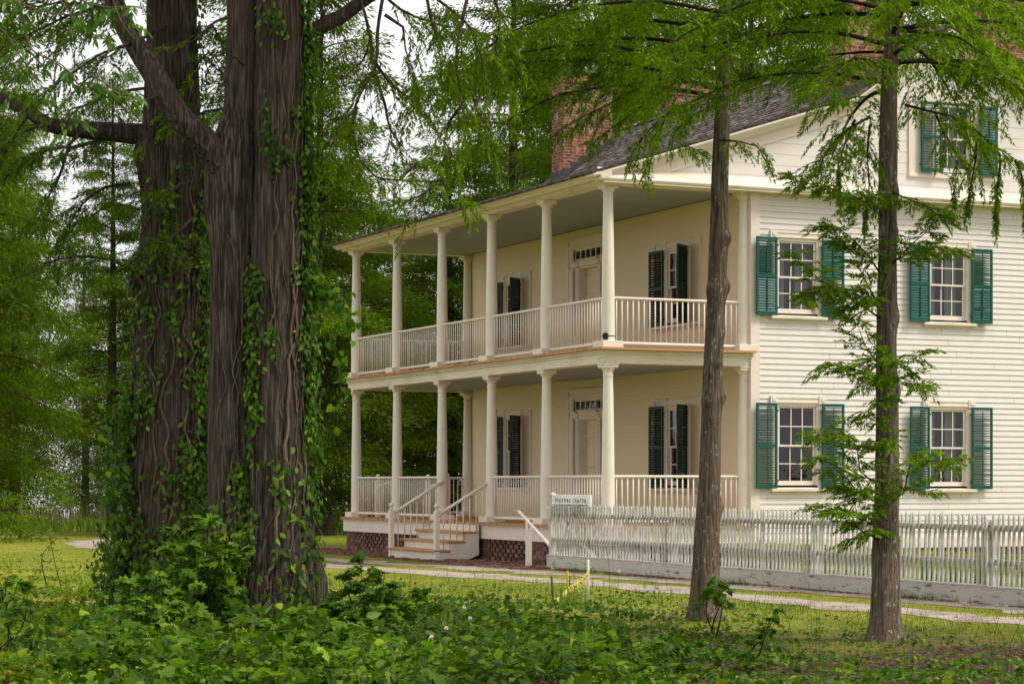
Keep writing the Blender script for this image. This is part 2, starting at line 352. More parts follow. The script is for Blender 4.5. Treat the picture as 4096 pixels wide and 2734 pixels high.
def gravel_mat():
    t = NT('road_gravel'); v = t.coord(); a = t.noise(v, 55, 3, .7); b = t.noise(v, 1.6, 6, .65)
    c = t.ramp(a, [(.3, (.24, .195, .165)), (.5, (.42, .355, .31)), (.7, (.62, .55, .49))])
    c = t.mix(t.ramp(b, [(.44, (0, 0, 0)), (.66, (.85, .85, .85))]), c, (.19, .14, .09))
    return t.done(t.bsdf(c, .95, t.bump(a, .6, .02), .1))
M['gravel'] = gravel_mat()
def track(off, half, z):
    n = len(RC); L = off+half+wob(n, .22); R_ = off-half+wob(n, .22); V = []; loops = []; starts = []
    for i in range(n):
        for j in range(5):
            o = R_[i]+(L[i]-R_[i])*j/4; p = RC[i]+RN[i]*o; V.append((p[0], p[1], gz(p[0], p[1])+z))
    for i in range(n-1):
        for j in range(4): starts.append(len(loops)); loops += [i*5+j, (i+1)*5+j, (i+1)*5+j+1, i*5+j+1]
    tag(link('gravel_road', fastmesh('gravel_road', V, loops, starts, M['gravel'], True)), kind='structure')
track(.72, .42, .006); track(-.86, .46, .006)
# brick path beside the porch: real bricks laid on a sheet of sand
mb = MB(); bx = []
for i in range(300):
    y = -17+i*.108
    xo = -1.12+.03*sin(y*.8); xw = -1.12-.012*0
    x1 = -.93 if y < .1 else -.34; k = int((x1+1.95)/.215)
    for j in range(k):
        x0 = -1.78-.05*sin(y*.4)+j*.215+(i % 2)*.1
        if y < .1 and x0 < -1.22+.06*sin(y*2.3): continue
        if x0+.2 > x1+.1 or rng.random() < .05: continue
        if 5.0 < y < 7.8 and x0 > -1.5: continue
        dz = rng.normal()*.006; tl = rng.normal()*.012
        mb.add([(x0, y, dz-.05), (x0+.205, y, dz-.05), (x0+.205, y+.1, dz-.05), (x0, y+.1, dz-.05), (x0, y, .018+dz-tl), (x0+.205, y, .018+dz+tl), (x0+.205, y+.1, .018+dz+tl), (x0, y+.1, .018+dz-tl)],
               [(4, 5, 6, 7), (0, 1, 5, 4), (1, 2, 6, 5), (2, 3, 7, 6), (3, 0, 4, 7)])
tag(mb.build('brick_path', M['paver']), kind='structure')

# ------------------------------------------------------------------ the house
DK, UP, BAY, NB, WX = 0.75, 3.97, 2.5715, 5, 2.90        # deck heights, bay, bays, porch wall plane
LEN = BAY*NB; FAR = LEN+.15                               # 12.86, far wall
house = empty('clapboard_house', 'two storey white clapboard house with a double columned porch and green shutters', 'house')
def hp(mb, name, mat, sm=False, **k): return mb.build(name, mat, house, sm, **k)

def boards(mb, x0, x1, z0, z1, pitch, lip, holes, top=None, jit=.0, joints=False):
    """horizontal boards on a wall whose outside is -y; holes are (x0,x1,z0,z1); top(x)-> max height"""
    n = int(round((z1-z0)/pitch)); r = np.random.default_rng(5)
    for k in range(n):
        a, b = z0+k*pitch, z0+(k+1)*pitch; iv = [(x0, x1)]
        if top: 
            xs = np.linspace(x0, x1, 400); ok = xs[np.array([top(x) for x in xs]) > a+.02]
            if len(ok) == 0: continue
            iv = [(ok[0], ok[-1])]
        zs = sorted({a, b, *[h for hh in holes for h in hh[2:] if a < h < b]})
        for za, zb in zip(zs[:-1], zs[1:]):
            cur = list(iv)
            for h in holes:
                if h[2] < zb-1e-4 and h[3] > za+1e-4:
                    nx = []
                    for p, q in cur:
                        if h[1] <= p or h[0] >= q: nx.append((p, q)); continue
                        if p < h[0]: nx.append((p, h[0]))
                        if q > h[1]: nx.append((h[1], q))
                    cur = nx
            ya = -lip*(1-(za-a)/pitch); yb = -lip*(1-(zb-a)/pitch)
            if joints:
                nx = []
                for p, q in cur:
                    c_ = p
                    while q-c_ > 3.2: b_ = c_+r.uniform(1.2, 3.0); nx.append((c_, b_-.0025)); c_ = b_+.0025
                    nx.append((c_, q))
                cur = nx
            for p, q in cur:
                j = r.normal()*jit
                mb.add([(p, ya, za+j), (q, ya, za-j), (q, yb-.001, zb), (p, yb-.001, zb), (p, .02, za), (q, .02, za)], [(0, 1, 2, 3), (0, 4, 5, 1)])
    return mb

# windows: casing, sash, glass, sill, shutters share meshes
_cache = {}
def block(mb, x, z, s=.075, y=-.055):
    mb.box(x-s, x+s, y, .0, z-s, z+s); mb.box(x-s*.5, x+s*.5, y-.008, y, z-s*.5, z+s*.5); mb.box(x-s*.22, x+s*.22, y-.014, y-.008, z-s*.22, z+s*.22)
def win_meshes(gh, h, wide):
    key = (gh, h, wide)
    if key in _cache: return _cache[key]
    o = .59 if not wide else .50; T = h
    c = MB()
    for s in (-1, 1):
        a, b = sorted((s*(gh+.04), s*o)); c.box(a, b, -.03, .0, -.05, T+.05)
        a, b = sorted((s*(gh+.005), s*(gh+.04))); c.box(a, b, -.015, .14, 0, T)                 # jamb
        c.box(s*o-.012, s*o+.012, -.042, 0, -.05, T+.05)
    c.box(-gh-.04, gh+.04, -.015, .14, T, T+.04)
    oo = .59 if not wide else .98
    c.box(-oo+.06, oo-.06, -.032, 0, T+.05, T+.17); c.box(-oo+.06, oo-.06, -.045, -.032, T+.055, T+.075); c.box(-oo+.06, oo-.06, -.045, -.032, T+.14, T+.168)
    for s in (-1, 1):
        block(c, s*(oo-.06), T+.11)
        if wide:
            block(c, s*.47, T+.11); a, b = sorted((s*(oo-.075), s*oo)); c.box(a, b, -.04, 0, -.05, T+.035)
    me_c = c.mesh('window_casing', M['trim'])
    s_ = MB()
    s_.bevbox(-oo-.02, oo+.02, -.11, .14, -.115, -.055, .008); s_.box(-oo+.02, oo-.02, -.035, 0, -.155, -.115)
    me_s = s_.mesh('window_sill', M['ledge'] if not wide else M['trim'])
    f = MB(); g = MB(); mid = T*.5
    for (z0, z1, y0) in ((mid-.02, T, .02), (0, mid+.02, .055)):
        for s in (-1, 1): a, b = sorted((s*gh, s*(gh-.04))); f.box(a, b, y0, y0+.03, z0, z1)
        f.box(-gh+.04, gh-.04, y0, y0+.03, z0, z0+(.085 if z0 == 0 else .035)); f.box(-gh+.04, gh-.04, y0, y0+.03, z1-.04, z1)
        zz0, zz1 = z0+(.085 if z0 == 0 else .035), z1-.04; m_ = (zz0+zz1)/2
        for k in (-1, 1): f.box(k*(gh-.04)/3-.009, k*(gh-.04)/3+.009, y0-.002, y0+.028, zz0, zz1)
        f.box(-gh+.04, gh-.04, y0-.004, y0+.026, m_-.009, m_+.009)
        g.add([(-gh+.04, y0+.015, zz0), (gh-.04, y0+.015, zz0), (gh-.04, y0+.015, zz1), (-gh+.04, y0+.015, zz1)], [(0, 1, 2, 3)])
    me_f = f.mesh('window_sash', M['trim']); me_g = g.mesh('window_glass', M['glass'], fixn=False)
    cu = MB(); xs = np.linspace(-gh, gh, 60)
    for p0, p1 in ((0, 22), (38, 59)):
        V = [(xs[i], .30+.025*sin(i*1.3)+.012*sin(i*2.9), z) for z in (.0, T) for i in range(p0, p1+1)]; n = p1-p0+1
        cu.add(V, [(i, i+1, n+i+1, n+i) for i in range(n-1)])
    me_cu = cu.mesh('window_curtain', M['curtain'], True, False)
    _cache[key] = (me_c, me_f, me_g, me_s, me_cu); return _cache[key]
def shutter_mesh(h, w, a1, a2, seed=0, mat='shutter'):
    key = ('sh', h, w, a1, a2, seed, mat)
    if key in _cache: return _cache[key]
    b = MB(); t = .034; r = np.random.default_rng(seed)
    for s in (-1, 1): x, y = sorted((s*w/2, s*(w/2-.045))); b.bevbox(x, y, -t, 0, 0, h, .004)
    mid = h*.5
    for z0, z1 in ((0, .07), (mid-.03, mid+.03), (h-.055, h)): b.box(-w/2+.045, w/2-.045, -t+.003, -.003, z0, z1)
    for (z0, z1, ang) in ((.07, mid-.03, a1), (mid+.03, h-.055, a2)):
        n = int((z1-z0)/.047)
        for k in range(n):
            zc = z0+(k+.5)*(z1-z0)/n; a = radians(ang+r.normal()*3.0)
            if r.random() < .05: a = radians(ang*.4+10)
            R_ = np.array([[1, 0, 0], [0, cos(a), -sin(a)], [0, sin(a), cos(a)]]); Mx = np.eye(4); Mx[:3, :3] = R_; Mx[:3, 3] = (0, -t/2, zc)
            b.box(-w/2+.045, w/2-.045, -.024, .024, -.0045, .0045, M=Mx)
        b.box(-.008, .008, -t-.012, -t, z0+.02, z1-.02)                    # tilt rod
    for z in (.14, h-.14): b.box(-w/2-.03 if seed % 2 else w/2-.002, -w/2+.002 if seed % 2 else w/2+.03, -.02, -.008, z-.02, z+.02)
    _cache[key] = b.mesh('shutter', M[mat]); return _cache[key]
def window(cx, z0, h, loc, rz, wide=False, gh=.41, curtain=True, shut=((0, 0), (0, 0)), sang=(0, 0), label=None):
    """shut: slat angles (low, high) of the left and right shutter; sang: how far each stands off the wall"""
    me = win_meshes(gh, h, wide)
    Rz = Matrix.Rotation(rz, 4, 'Z'); p = Rz @ Vector((cx, 0, 0))
    o = link('window', me[0], house, (loc[0]+p.x, loc[1]+p.y, z0), (0, 0, rz), label)
    link('sash', me[1], o); link('glass', me[2], o); link('sill', me[3], o)
    if curtain: link('curtain', me[4], o)
    W = .47; hg = .49
    for k, s in enumerate((-1, 1)):
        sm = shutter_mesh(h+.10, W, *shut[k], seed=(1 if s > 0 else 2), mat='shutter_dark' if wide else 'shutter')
        a = radians(sang[k]); ux, uy = s*cos(a), -sin(a)                  # direction away from the hinge
        hy = -.075 if not wide else -.05
        link('shutter', sm, o, (s*hg+ux*W/2, hy+uy*W/2, -.055), (0, 0, math.atan2(uy*s, ux*s)))
    return o

GL = (0, -.15, 0); FL = (WX, FAR, 0); RF = -pi/2
gable_holes = []; front_holes = []
def gwin(cx, z0, h, **k): gable_holes.append((cx-.44, cx+.44, z0-.04, z0+h+.03)); return window(cx, z0, h, GL, 0, **k)
gwin(3.885, 4.70, 1.345, shut=((62, 38), (30, 78)), sang=(4, 3))
gwin(7.285, 4.68, 1.345, shut=((72, 66), (74, 30)), sang=(4, 3))
gwin(3.885, 1.495, 1.48, curtain=False, shut=((10, -12), (26, 18)), sang=(4, 3))
gwin(7.285, 1.475, 1.48, curtain=True, shut=((28, 20), (8, -6)), sang=(4, 3))
gwin(10.7, 4.66, 1.345, shut=((40, 38), (30, 38)), sang=(4, 3))
gwin(10.7, 1.46, 1.48, shut=((28, 20), (8, 6)), sang=(4, 3))
for yc in (2.675, 10.42):
    for z0, h in ((4.70, 1.40), (1.49, 1.52)):
        cx = FAR-yc; front_holes.append((cx-.44, cx+.44, z0-.04, z0+h+.03))
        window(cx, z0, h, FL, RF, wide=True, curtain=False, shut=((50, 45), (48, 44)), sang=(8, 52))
# attic window in a wide flat surround
att_hole = (7.40-.40, 7.40+.40, 7.50, 8.86)
def attic():
    c = MB(); cx = 7.42; h = 1.30; z0 = 7.53; gh = .37
    for s in (-1, 1):
        a, b = sorted((s*(gh+.0), s*1.06)); c.box(a, b, -.022, 0, -.07, h+.05)
        a, b = sorted((s*1.0, s*1.06)); c.box(a, b, -.04, -.022, -.07, h+.05)
        a, b = sorted((s*(gh+.0), s*(gh+.07))); c.box(a, b, -.05, .1, 0, h)
    c.box(-1.06, 1.06, -.022, 0, h+.05, h+.2); c.box(-1.06, 1.06, -.05, 0, -.13, -.07)
    o = link('window', c.mesh('attic_casing', M['trim']), house, (cx, -.15, z0)); me = win_meshes(gh, h, False)
    link('sash', me[1], o); link('glass', me[2], o); link('curtain', me[4], o)
    for k, (x, a, sl) in enumerate(((-.60, -8, (6, 4)), (.74, 6, (55, 60)))):
        link('shutter', shutter_mesh(h+.04, .44, *sl, seed=5+k), o, (x, -.10, -.03), (0, 0, radians(a)))
attic()

# walls
ROOF = [(-.52, 7.045), (5.05, 8.80), (7.15, 10.25), (14.55, 6.99)]
def roofz(x): return float(np.interp(x, [p[0] for p in ROOF], [p[1] for p in ROOF]))
mb = boards(MB(), 3.05, 14.0, .50, 6.90, .1085, .018, gable_holes, jit=.0022, joints=True); hp(mb, 'gable_wall', M['clap'], loc=GL)
mb = boards(MB(), .3, 14.3, 7.02, 10.1, .21, .006, [att_hole], top=lambda x: roofz(x)-.16); hp(mb, 'gable_pediment', M['clap'], loc=GL)
doors_y = 6.55
for z in (DK, UP): front_holes.append((FAR-doors_y-.76, FAR-doors_y+.76, z-.02, z+2.58))
mb = boards(MB(), 0, FAR+.15, DK-.02, 6.97, .222, .005, front_holes, jit=.0012); hp(mb, 'porch_wall', M['porch'], loc=FL, rot=(0, 0, RF))
mb = MB()
mb.box(2.862, 3.052, -.190, -.002, .42, 6.93);              # corner boards
hp(mb, 'corner_board', M['trim']); mb = MB(); mb.box(2.852, 2.898, FAR-.18, FAR+.035, DK, 6.93); hp(mb, 'corner_board', M['trim']); mb = MB()
mb.box(3.05, 14.0, -.205, -.150, .30, .502)                                                           # water table
hp(mb, 'water_table', M['trim'])
mb = MB(); mb.box(3.06, 14.0, FAR-.02, FAR+.02, .3, 6.95); mb.box(13.96, 14.0, -.14, FAR, .3, 6.95)
mb.prism([(x, z-.12) for x, z in ROOF if 0 < x < 14]+[(13.9, 7.1), (13.9, 6.95), (.3, 6.95), (.3, 7.2)], 'y', FAR-.02, FAR+.02)
hp(mb, 'rear_wall', M['clap'])
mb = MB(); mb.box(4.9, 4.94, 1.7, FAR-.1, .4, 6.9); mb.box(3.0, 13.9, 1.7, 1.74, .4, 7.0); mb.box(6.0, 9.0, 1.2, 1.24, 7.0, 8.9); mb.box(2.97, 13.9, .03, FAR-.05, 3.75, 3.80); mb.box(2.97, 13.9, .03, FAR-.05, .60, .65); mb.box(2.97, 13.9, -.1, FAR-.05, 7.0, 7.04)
hp(mb, 'room_shade_panels', M['dark'])  # near-black walls and floors paint in the dimness behind the glass

# doors with transom and sidelights
def door(zd, label):
    cx = FAR-doors_y
    c = MB()
    c.box(-.96, .96, -.04, 0, 2.60, 2.77); c.box(-1.0, 1.0, -.07, -.04, 2.73, 2.79); c.box(-.96, .96, -.055, -.04, 2.62, 2.65)
    for s in (-1, 1):
        for a, b, y in ((.93, 1.02, -.045), (.84, .93, -.028), (.74, .84, -.04)): p, q = sorted((s*a, s*b)); c.box(p, q, y, 0, 0, 2.60)
        p, q = sorted((s*.44, s*.58)); c.box(p, q, -.045, .16, 0, 2.14); c.box(s*.51-.02, s*.51+.02, -.06, -.045, .1, 2.1)
        block(c, s*.95, 2.70, .075, -.08); block(c, s*.95, 2.245, .07, -.07); block(c, s*.52, 2.245, .07, -.075)
        p, q = sorted((s*.58, s*.74)); c.box(p, q, -.02, .03, 0, .72); c.box(s*.66-.05, s*.66+.05, -.032, -.02, .12, .60)
    c.box(-.86, .86, -.045, .0, 2.18, 2.31); c.box(-.86, .86, -.075, -.045, 2.29, 2.325); c.box(-.74, .74, -.0, .16, 2.14, 2.18)
    c.box(-.74, .74, -.0, .14, 2.56, 2.60)
    o = link('door_surround', c.mesh('door_surround', M['trim']), house, (WX, doors_y, zd), (0, 0, RF), label)
    t = MB(); g = MB()
    t.box(-.74, .74, .02, .05, 2.325, 2.36); t.box(-.74, .74, .02, .05, 2.53, 2.56)
    for k in range(7): x = -.725+k*1.45/6; t.box(x-.015, x+.015, .021, .048, 2.36, 2.53)
    g.add([(-.72, .036, 2.36), (.72, .036, 2.36), (.72, .036, 2.53), (-.72, .036, 2.53)], [(0, 1, 2, 3)])
    tr = link('transom', t.mesh('transom', M['trim']), o); 
    for s in (-1, 1):
        p, q = sorted((s*.58, s*.74)); sl = MB()
        sl.box(p, p+.03, .01, .04, .72, 2.14); sl.box(q-.03, q, .01, .04, .72, 2.14)
        for k in range(5): z = .72+k*(1.42-.03)/4; sl.box(p+.03, q-.03, .011, .039, z, z+.03)
        link('sidelight', sl.mesh('sidelight', M['trim']), o); g.add([(p+.02, .025, .74), (q-.02, .025, .74), (q-.02, .025, 2.12), (p+.02, .025, 2.12)], [(0, 1, 2, 3)])
    link('glass', g.mesh('door_glass', M['glass'], fixn=False), o)
    d = MB(); d.box(-.44, .44, .15, .19, .02, 2.14)
    for s in (-1, 1):
        for z0, z1 in ((.15, .42), (.55, .95), (1.10, 1.60), (1.74, 2.0)):
            x0, x1 = sorted((s*.06, s*.36))
            d.add([(x0, .149, z0), (x1, .149, z0), (x1, .149, z1), (x0, .149, z1), (x0+.03, .132, z0+.03), (x1-.03, .132, z0+.03), (x1-.03, .132, z1-.03), (x0+.03, .132, z1-.03)],
                  [(0, 1, 5, 4), (1, 2, 6, 5), (2, 3, 7, 6), (3, 0, 4, 7), (4, 5, 6, 7)])
    dl = link('door_leaf', d.mesh('door_leaf', M['porch']), o)
    kn = MB(); kn.lathe([(.004, 0), (.022, .012), (.028, .03), (.02, .045), (.002, .052)], 12)
    link('knob', kn.mesh('knob', M['black'], True), o, (.38, .148, 1.0), (pi/2, 0, 0))
door(DK, None); door(UP, None)

# porch floors, beams, ceilings
for z in (DK, UP):
    mb = MB(); y = -.33
    while y < LEN+.30:
        w_ = .088; dx = rng.normal()*.006
        mb.box(-.30+dx, WX-.004, y, min(y+w_-.003, LEN+.3), z-.042, z+rng.normal()*.0015); y += w_
    hp(mb, 'porch_floor', M['deck'])
mb = MB()
mb.box(-.235, -.19, -.24, LEN+.24, DK-.325, DK-.075); mb.box(-.255, -.19, -.26, LEN+.26, DK-.075, DK-.044)
mb.box(-.19, WX, -.24, -.195, DK-.325, DK-.075); mb.box(-.19, WX, -.26, -.195, DK-.075, DK-.044)
mb.box(-.19, WX, LEN+.195, LEN+.24, DK-.325, DK-.044)
hp(mb, 'porch_skirt', M['trim'])
mb = MB(); z0, z1 = 3.69, UP-.044
mb.box(-.15, .15, -.15, LEN+.15, z0, z1); mb.box(.15, WX, -.15, .13, z0, z1); mb.box(.15, WX, LEN-.13, LEN+.15, z0, z1)
for (a, b) in ((-.03, .0), ):
    mb.box(-.235, -.152, -.235, LEN+.235, z1-.035, z1-.002); mb.box(-.195, -.152, -.195, LEN+.195, z1-.07, z1-.036)
    mb.box(-.15, WX+.02, -.235, -.152, z1-.035, z1-.002); mb.box(-.15, WX+.02, -.195, -.152, z1-.07, z1-.036)
z0 = 6.91
mb.box(-.15, .15, -.15, LEN+.15, z0, 7.05); mb.box(.15, WX-.01, -.15, .13, z0, 7.05); mb.box(.15, WX-.01, LEN-.13, LEN+.15, z0, 7.05)
hp(mb, 'porch_beam', M['cornice'])
mb = MB(); mb.box(.152, WX-.006, .132, LEN-.132, 3.735, 3.90); mb.box(.152, WX-.006, .132, LEN-.132, 6.955, 7.0)
hp(mb, 'porch_ceiling', M['ceil'])

# eave mouldings, horizontal cornice and raking cornice
mb = MB()
prof = [(-.152, 6.93), (-.19, 6.93), (-.205, 6.955), (-.215, 6.985), (-.30, 6.99), (-.315, 6.965), (-.345, 6.965), (-.355, 6.99), (-.375, 6.995), (-.40, 7.01), (-.43, 7.03), (-.47, 7.045), (-.475, 7.06), (-.152, 7.10)]
mb.prism(prof, 'y', -.452, LEN+.42)
gp = [(-.152, 6.93), (-.19, 6.93), (-.20, 6.955), (-.205, 6.97), (-.36, 6.872), (-.36, 6.905), (-.385, 6.91), (-.385, 6.945), (-.40, 6.95), (-.40, 6.965), (-.152, 7.12)]
gp = [(-.152, 6.90), (-.19, 6.90), (-.20, 6.935), (-.215, 6.94), (-.37, 6.94), (-.37, 6.89) , (-.39, 6.89), (-.39, 6.925), (-.405, 6.93), (-.405, 6.95), (-.42, 6.955), (-.42, 6.97), (-.152, 7.0)]
mb.prism([(a-.04 if a < -.3 else a, b) for a, b in gp], 'x', -.30, 14.4)
mb.prism([(a-.04 if a < -.3 else a, b) for a, b in gp if b > 6.92], 'x', -.40, -.30)
hp(mb, 'cornice', M['cornice'])
mb = MB(); mb.prism([(-.455, 6.972), (-.155, 7.19), (-.155, 7.002), (-.30, 6.99)], 'x', -.30, 14.4); hp(mb, 'pediment_ledge', M['ledge'])
mb = MB()
def rake(ya, yb, t0, t1):
    for k, ((xa, za), (xb, zb)) in enumerate(zip(ROOF[:-1], ROOF[1:])):
        if k == 0 and t1 > .06:                       # the lower bands die into the ledge of the pediment
            sl = (zb-za)/(xb-xa); x0, x1 = xa+max(0, 6.985+t0-za)/sl, xa+max(0, 6.985+t1-za)/sl
            mb.prism([(x1, za+(x1-xa)*sl-t1), (xb, zb-t1), (xb, zb-t0), (x0, za+(x0-xa)*sl-t0)], 'y', ya, yb)
        else: mb.prism([(xa, za-t1), (xb, zb-t1), (xb, zb-t0), (xa, za-t0)], 'y', ya, yb)
rake(-.455, -.15, .02, .055); rake(-.43, -.15, .055, .085); rake(-.40, -.15, .085, .115); rake(-.36, -.15, .115, .13); rake(-.35, -.15, .13, .165); rake(-.27, -.15, .165, .20); rake(-.185, -.15, .20, .40)
hp(mb, 'raking_cornice', M['trim'])

# roof: real shingles in courses
mb = MB(); rr = np.random.default_rng(3)
for (xa, za), (xb, zb), flip in ((ROOF[0], ROOF[1], 1), (ROOF[1], ROOF[2], 1), (ROOF[3], ROOF[2], -1)):
    L = math.hypot(xb-xa, zb-za); ux, uz = (xb-xa)/L, (zb-za)/L; nx, nz_ = -uz*flip, ux*flip
    if nz_ < 0: nx, nz_ = -nx, -nz_
    n = int(L/.135)
    for k in range(n+1):
        s0 = k*L/n-.03; s1 = s0+.21
        y = -.47-rr.random()*.1; 
        while y < FAR+.42:
            wd = .08+rr.random()*.10
            if flip < 0: wd = .5
            t = .022+rr.random()*.014; e = s0+rr.normal()*.010
            a = max(y, -.465); b = min(y+wd-.004, FAR+.42)
            if b > a:
                P = lambda s, h, yy: (xa+ux*s+nx*h, yy, za+uz*s+nz_*h)
                sj = min(s1, L+.04)
                mb.add([P(e, .004, a), P(e, .004, b), P(sj, .0, b), P(sj, .0, a), P(e, .004+t, a), P(e, .004+t+rr.normal()*.003, b), P(sj, .012, b), P(sj, .012, a)],
                       [(4, 5, 6, 7), (0, 1, 5, 4), (1, 2, 6, 5), (3, 0, 4, 7)])
            y += wd
# sheathing and ridge boards
for (xa, za), (xb, zb) in zip(ROOF[:-1], ROOF[1:]):
    mb.prism([(xa, za-.02), (xb, zb-.02), (xb, zb+.002), (xa, za+.002)], 'y', -.448, FAR+.41)
for k in range(40):
    y = -.5+k*.36
    if y > FAR+.3: break
    for s in (-1, 1):
        z = 10.25+.05; mb.add([(7.15, y, z+.03), (7.15, y+.37, z+.03+.012), (7.15+s*.15, y+.37, z-.075 if s < 0 else z-.04), (7.15+s*.15, y, z-.085 if s < 0 else z-.05)], [(0, 1, 2, 3)])
roof = hp(mb, 'roof', M['shingle'])

# chimneys with stepped lead flashing
def chimney(x0, x1, y0, y1, ztop):
    zb = min(roofz(x0), roofz(x1))-.3
    b = MB(); b.box(x0, x1, y0, y1, zb, ztop-.30)
    b.box(x0-.03, x1+.03, y0-.03, y1+.03, ztop-.30, ztop-.22); b.box(x0-.06, x1+.06, y0-.06, y1+.06, ztop-.22, ztop-.06); b.box(x0-.03, x1+.03, y0-.03, y1+.03, ztop-.06, ztop)
    o = hp(b, 'chimney', M['brick'])
    f = MB(); n = 6
    for k in range(n):
        a, c = x0+(x1-x0)*k/n-.006, x0+(x1-x0)*(k+1)/n
        up = roofz(c if roofz(x1) > roofz(x0) else a)+.11
        f.box(a, c+.006*(k == n-1), y0-.008-.0006*k, y0+.01, min(roofz(a), roofz(c))-.05, up)
    lo = x0 if roofz(x1) > roofz(x0) else x1
    f.box(lo-.012, lo+.012, y0-.012, y1+.008, roofz(lo)-.05, roofz(lo)+.20)
    for (xa, za), (xb, zb2) in zip(ROOF[:-1], ROOF[1:]):
        p, q = max(xa, x0-.1), min(xb, x1+.02)
        if q > p: f.add([(p, y0-.14, roofz(p)+.045), (q, y0-.14, roofz(q)+.045), (q, y0, roofz(q)+.06), (p, y0, roofz(p)+.06)], [(0, 1, 2, 3)])
    link('flashing', f.mesh('flashing', M['lead']), o)
    c = MB(); c.box(x0+.1, x1-.1, y0+.1, y1-.1, ztop, ztop+.03); c.add([(x0-.1, y0-.08, ztop+.05), (x1+.1, y0-.08, ztop+.05), (x1+.1, (y0+y1)/2, ztop+.2), (x0-.1, (y0+y1)/2, ztop+.2), (x0-.1, y1+.08, ztop+.05), (x1+.1, y1+.08, ztop+.05)], [(0, 1, 2, 3), (3, 2, 5, 4)])
    link('cap', c.mesh('cap', M['lead']), o)
chimney(5.08, 6.42, 12.35, 12.95, 11.35); chimney(8.0, 9.34, 12.35, 12.95, 11.35)
chimney(5.08, 6.42, .05, .65, 11.35); chimney(8.0, 9.34, .05, .65, 11.35)

# columns
cs = MB(); H = 2.94
ent = [(.118+.0*1, .12), (.118, .13)]
prof = [(.120, .12), (.119, .5)]+[(.119-.031*(t**1.5), .5+t*(2.70-.5)) for t in np.linspace(.08, 1, 8)]+[(.098, 2.705), (.098, 2.725), (.089, 2.73), (.089, 2.80), (.099, 2.805), (.112, 2.83), (.124, 2.85), (.126, 2.862)]
cs.lathe(prof, 32); me_col = cs.mesh('column_shaft', M['column'], True); me_col.set_sharp_from_angle(angle=radians(35))
cc = MB(); cc.bevbox(-.140, .140, -.140, .140, 2.862, 2.905, .004); cc.bevbox(-.152, .152, -.152, .152, 2.905, 2.938, .006); me_cap = cc.mesh('capital', M['column'])
cp = MB(); cp.bevbox(-.205, .205, -.205, .205, .001, .12, .006); me_pl = cp.mesh('plinth', M['column'])
def column(x, y, z):
    o = link('column', me_col, house, (x, y, z)); link('capital', me_cap, o); link('plinth', me_pl, o)
for z in (DK, UP):
    for i in range(NB+1): column(0, i*BAY, z)
    column(2.815, 0, z); column(2.815, LEN, z)

# railings: rails per bay, the balusters that show largest are separate
bl = MB(); bl.lathe([(.0125, 0), (.0125, .79)], 8); me_bal = bl.mesh('baluster', M['rail'], True)
rest = MB()
def rail_mesh(L, r, flat=1.0):
    b = MB(); a = np.arange(12)*2*pi/12; V = [(x, r*cos(t), r*flat*sin(t)) for x in (0, L) for t in a]
    b.add(V, [(i, (i+1) % 12, 12+(i+1) % 12, 12+i) for i in range(12)]+[tuple(range(11, -1, -1)), tuple(range(12, 24))]); me = b.mesh('rail', M['rail'], True); me.set_sharp_from_angle(angle=radians(50)); return me
def railing(x0, y0, x1, y1, z, single):
    L = math.hypot(x1-x0, y1-y0); a = math.atan2(y1-y0, x1-x0)
    o = link('railing', rail_mesh(L, .034, .75), house, (x0, y0, z+.905), (0, 0, a)); o.name = 'railing'
    link('bottom_rail', rail_mesh(L, .030), o, (0, 0, -.815))
    n = int(round(L/.113)); 
    for k in range(n):
        s = (k+.5)*L/n
        if single: link('baluster', me_bal, o, (s, 0, -.80))
        else: rest.lathe([(.0125, z+.10), (.0125, z+.89)], 6, c=(x0+s*cos(a), y0+s*sin(a), 0))
for z in (DK, UP):
    railing(.11, 0, 2.72, 0, z, True)
    for i in range(NB):
        if z == DK and i == 2: continue
        railing(0, i*BAY+.105, 0, (i+1)*BAY-.105, z, (i < 3 and z == UP) or (z == DK and i == 1 and False))
    if z == UP: railing(.11, LEN, 2.72, LEN, z, False)
railing(.11, LEN, .95, LEN, DK, False); railing(2.3, LEN, 2.72, LEN, DK, False)
ro = hp(rest, 'baluster_rest', M['rail'], True); ro.name = 'balusters'; tag(ro, kind='stuff')

# posts with ball finials at the far end opening
def newel(x, y, z0, z1, parent, s=.055, ball=.05):
    b = MB(); b.bevbox(-s, s, -s, s, 0, z1-z0-.16, .006); b.lathe([(s*.75, z1-z0-.16), (s*.9, z1-z0-.145), (.02, z1-z0-.12), (.02, z1-z0-.1)]+[(ball*sin(t), z1-z0-.06-ball*cos(t)) for t in np.linspace(.45, pi-.02, 9)], 14)
    return shade_auto(b.build('newel_post', M['rail'], parent, loc=(x, y, z0)), 40)
fs = hp(MB().box(.95, 2.3, LEN+.30, LEN+.6, .37, .57).box(.95, 2.3, LEN+.6, LEN+.9, .19, .38).box(.95, 2.3, LEN+.9, LEN+1.25, 0, .2), 'end_steps', M['trim'])
for x in (.95, 2.3): newel(x, LEN, DK, 1.78, fs)
for x in (1.12, 2.42): newel(x, LEN+1.5, 0, 1.76, fs)
mb = MB()
for x in (.98, 2.34): mb.tube([(x, LEN+.05, 1.60), (x+.1, LEN+1.45, 1.45)], .03, 8)
mb.build('handrail', M['rail'], fs)

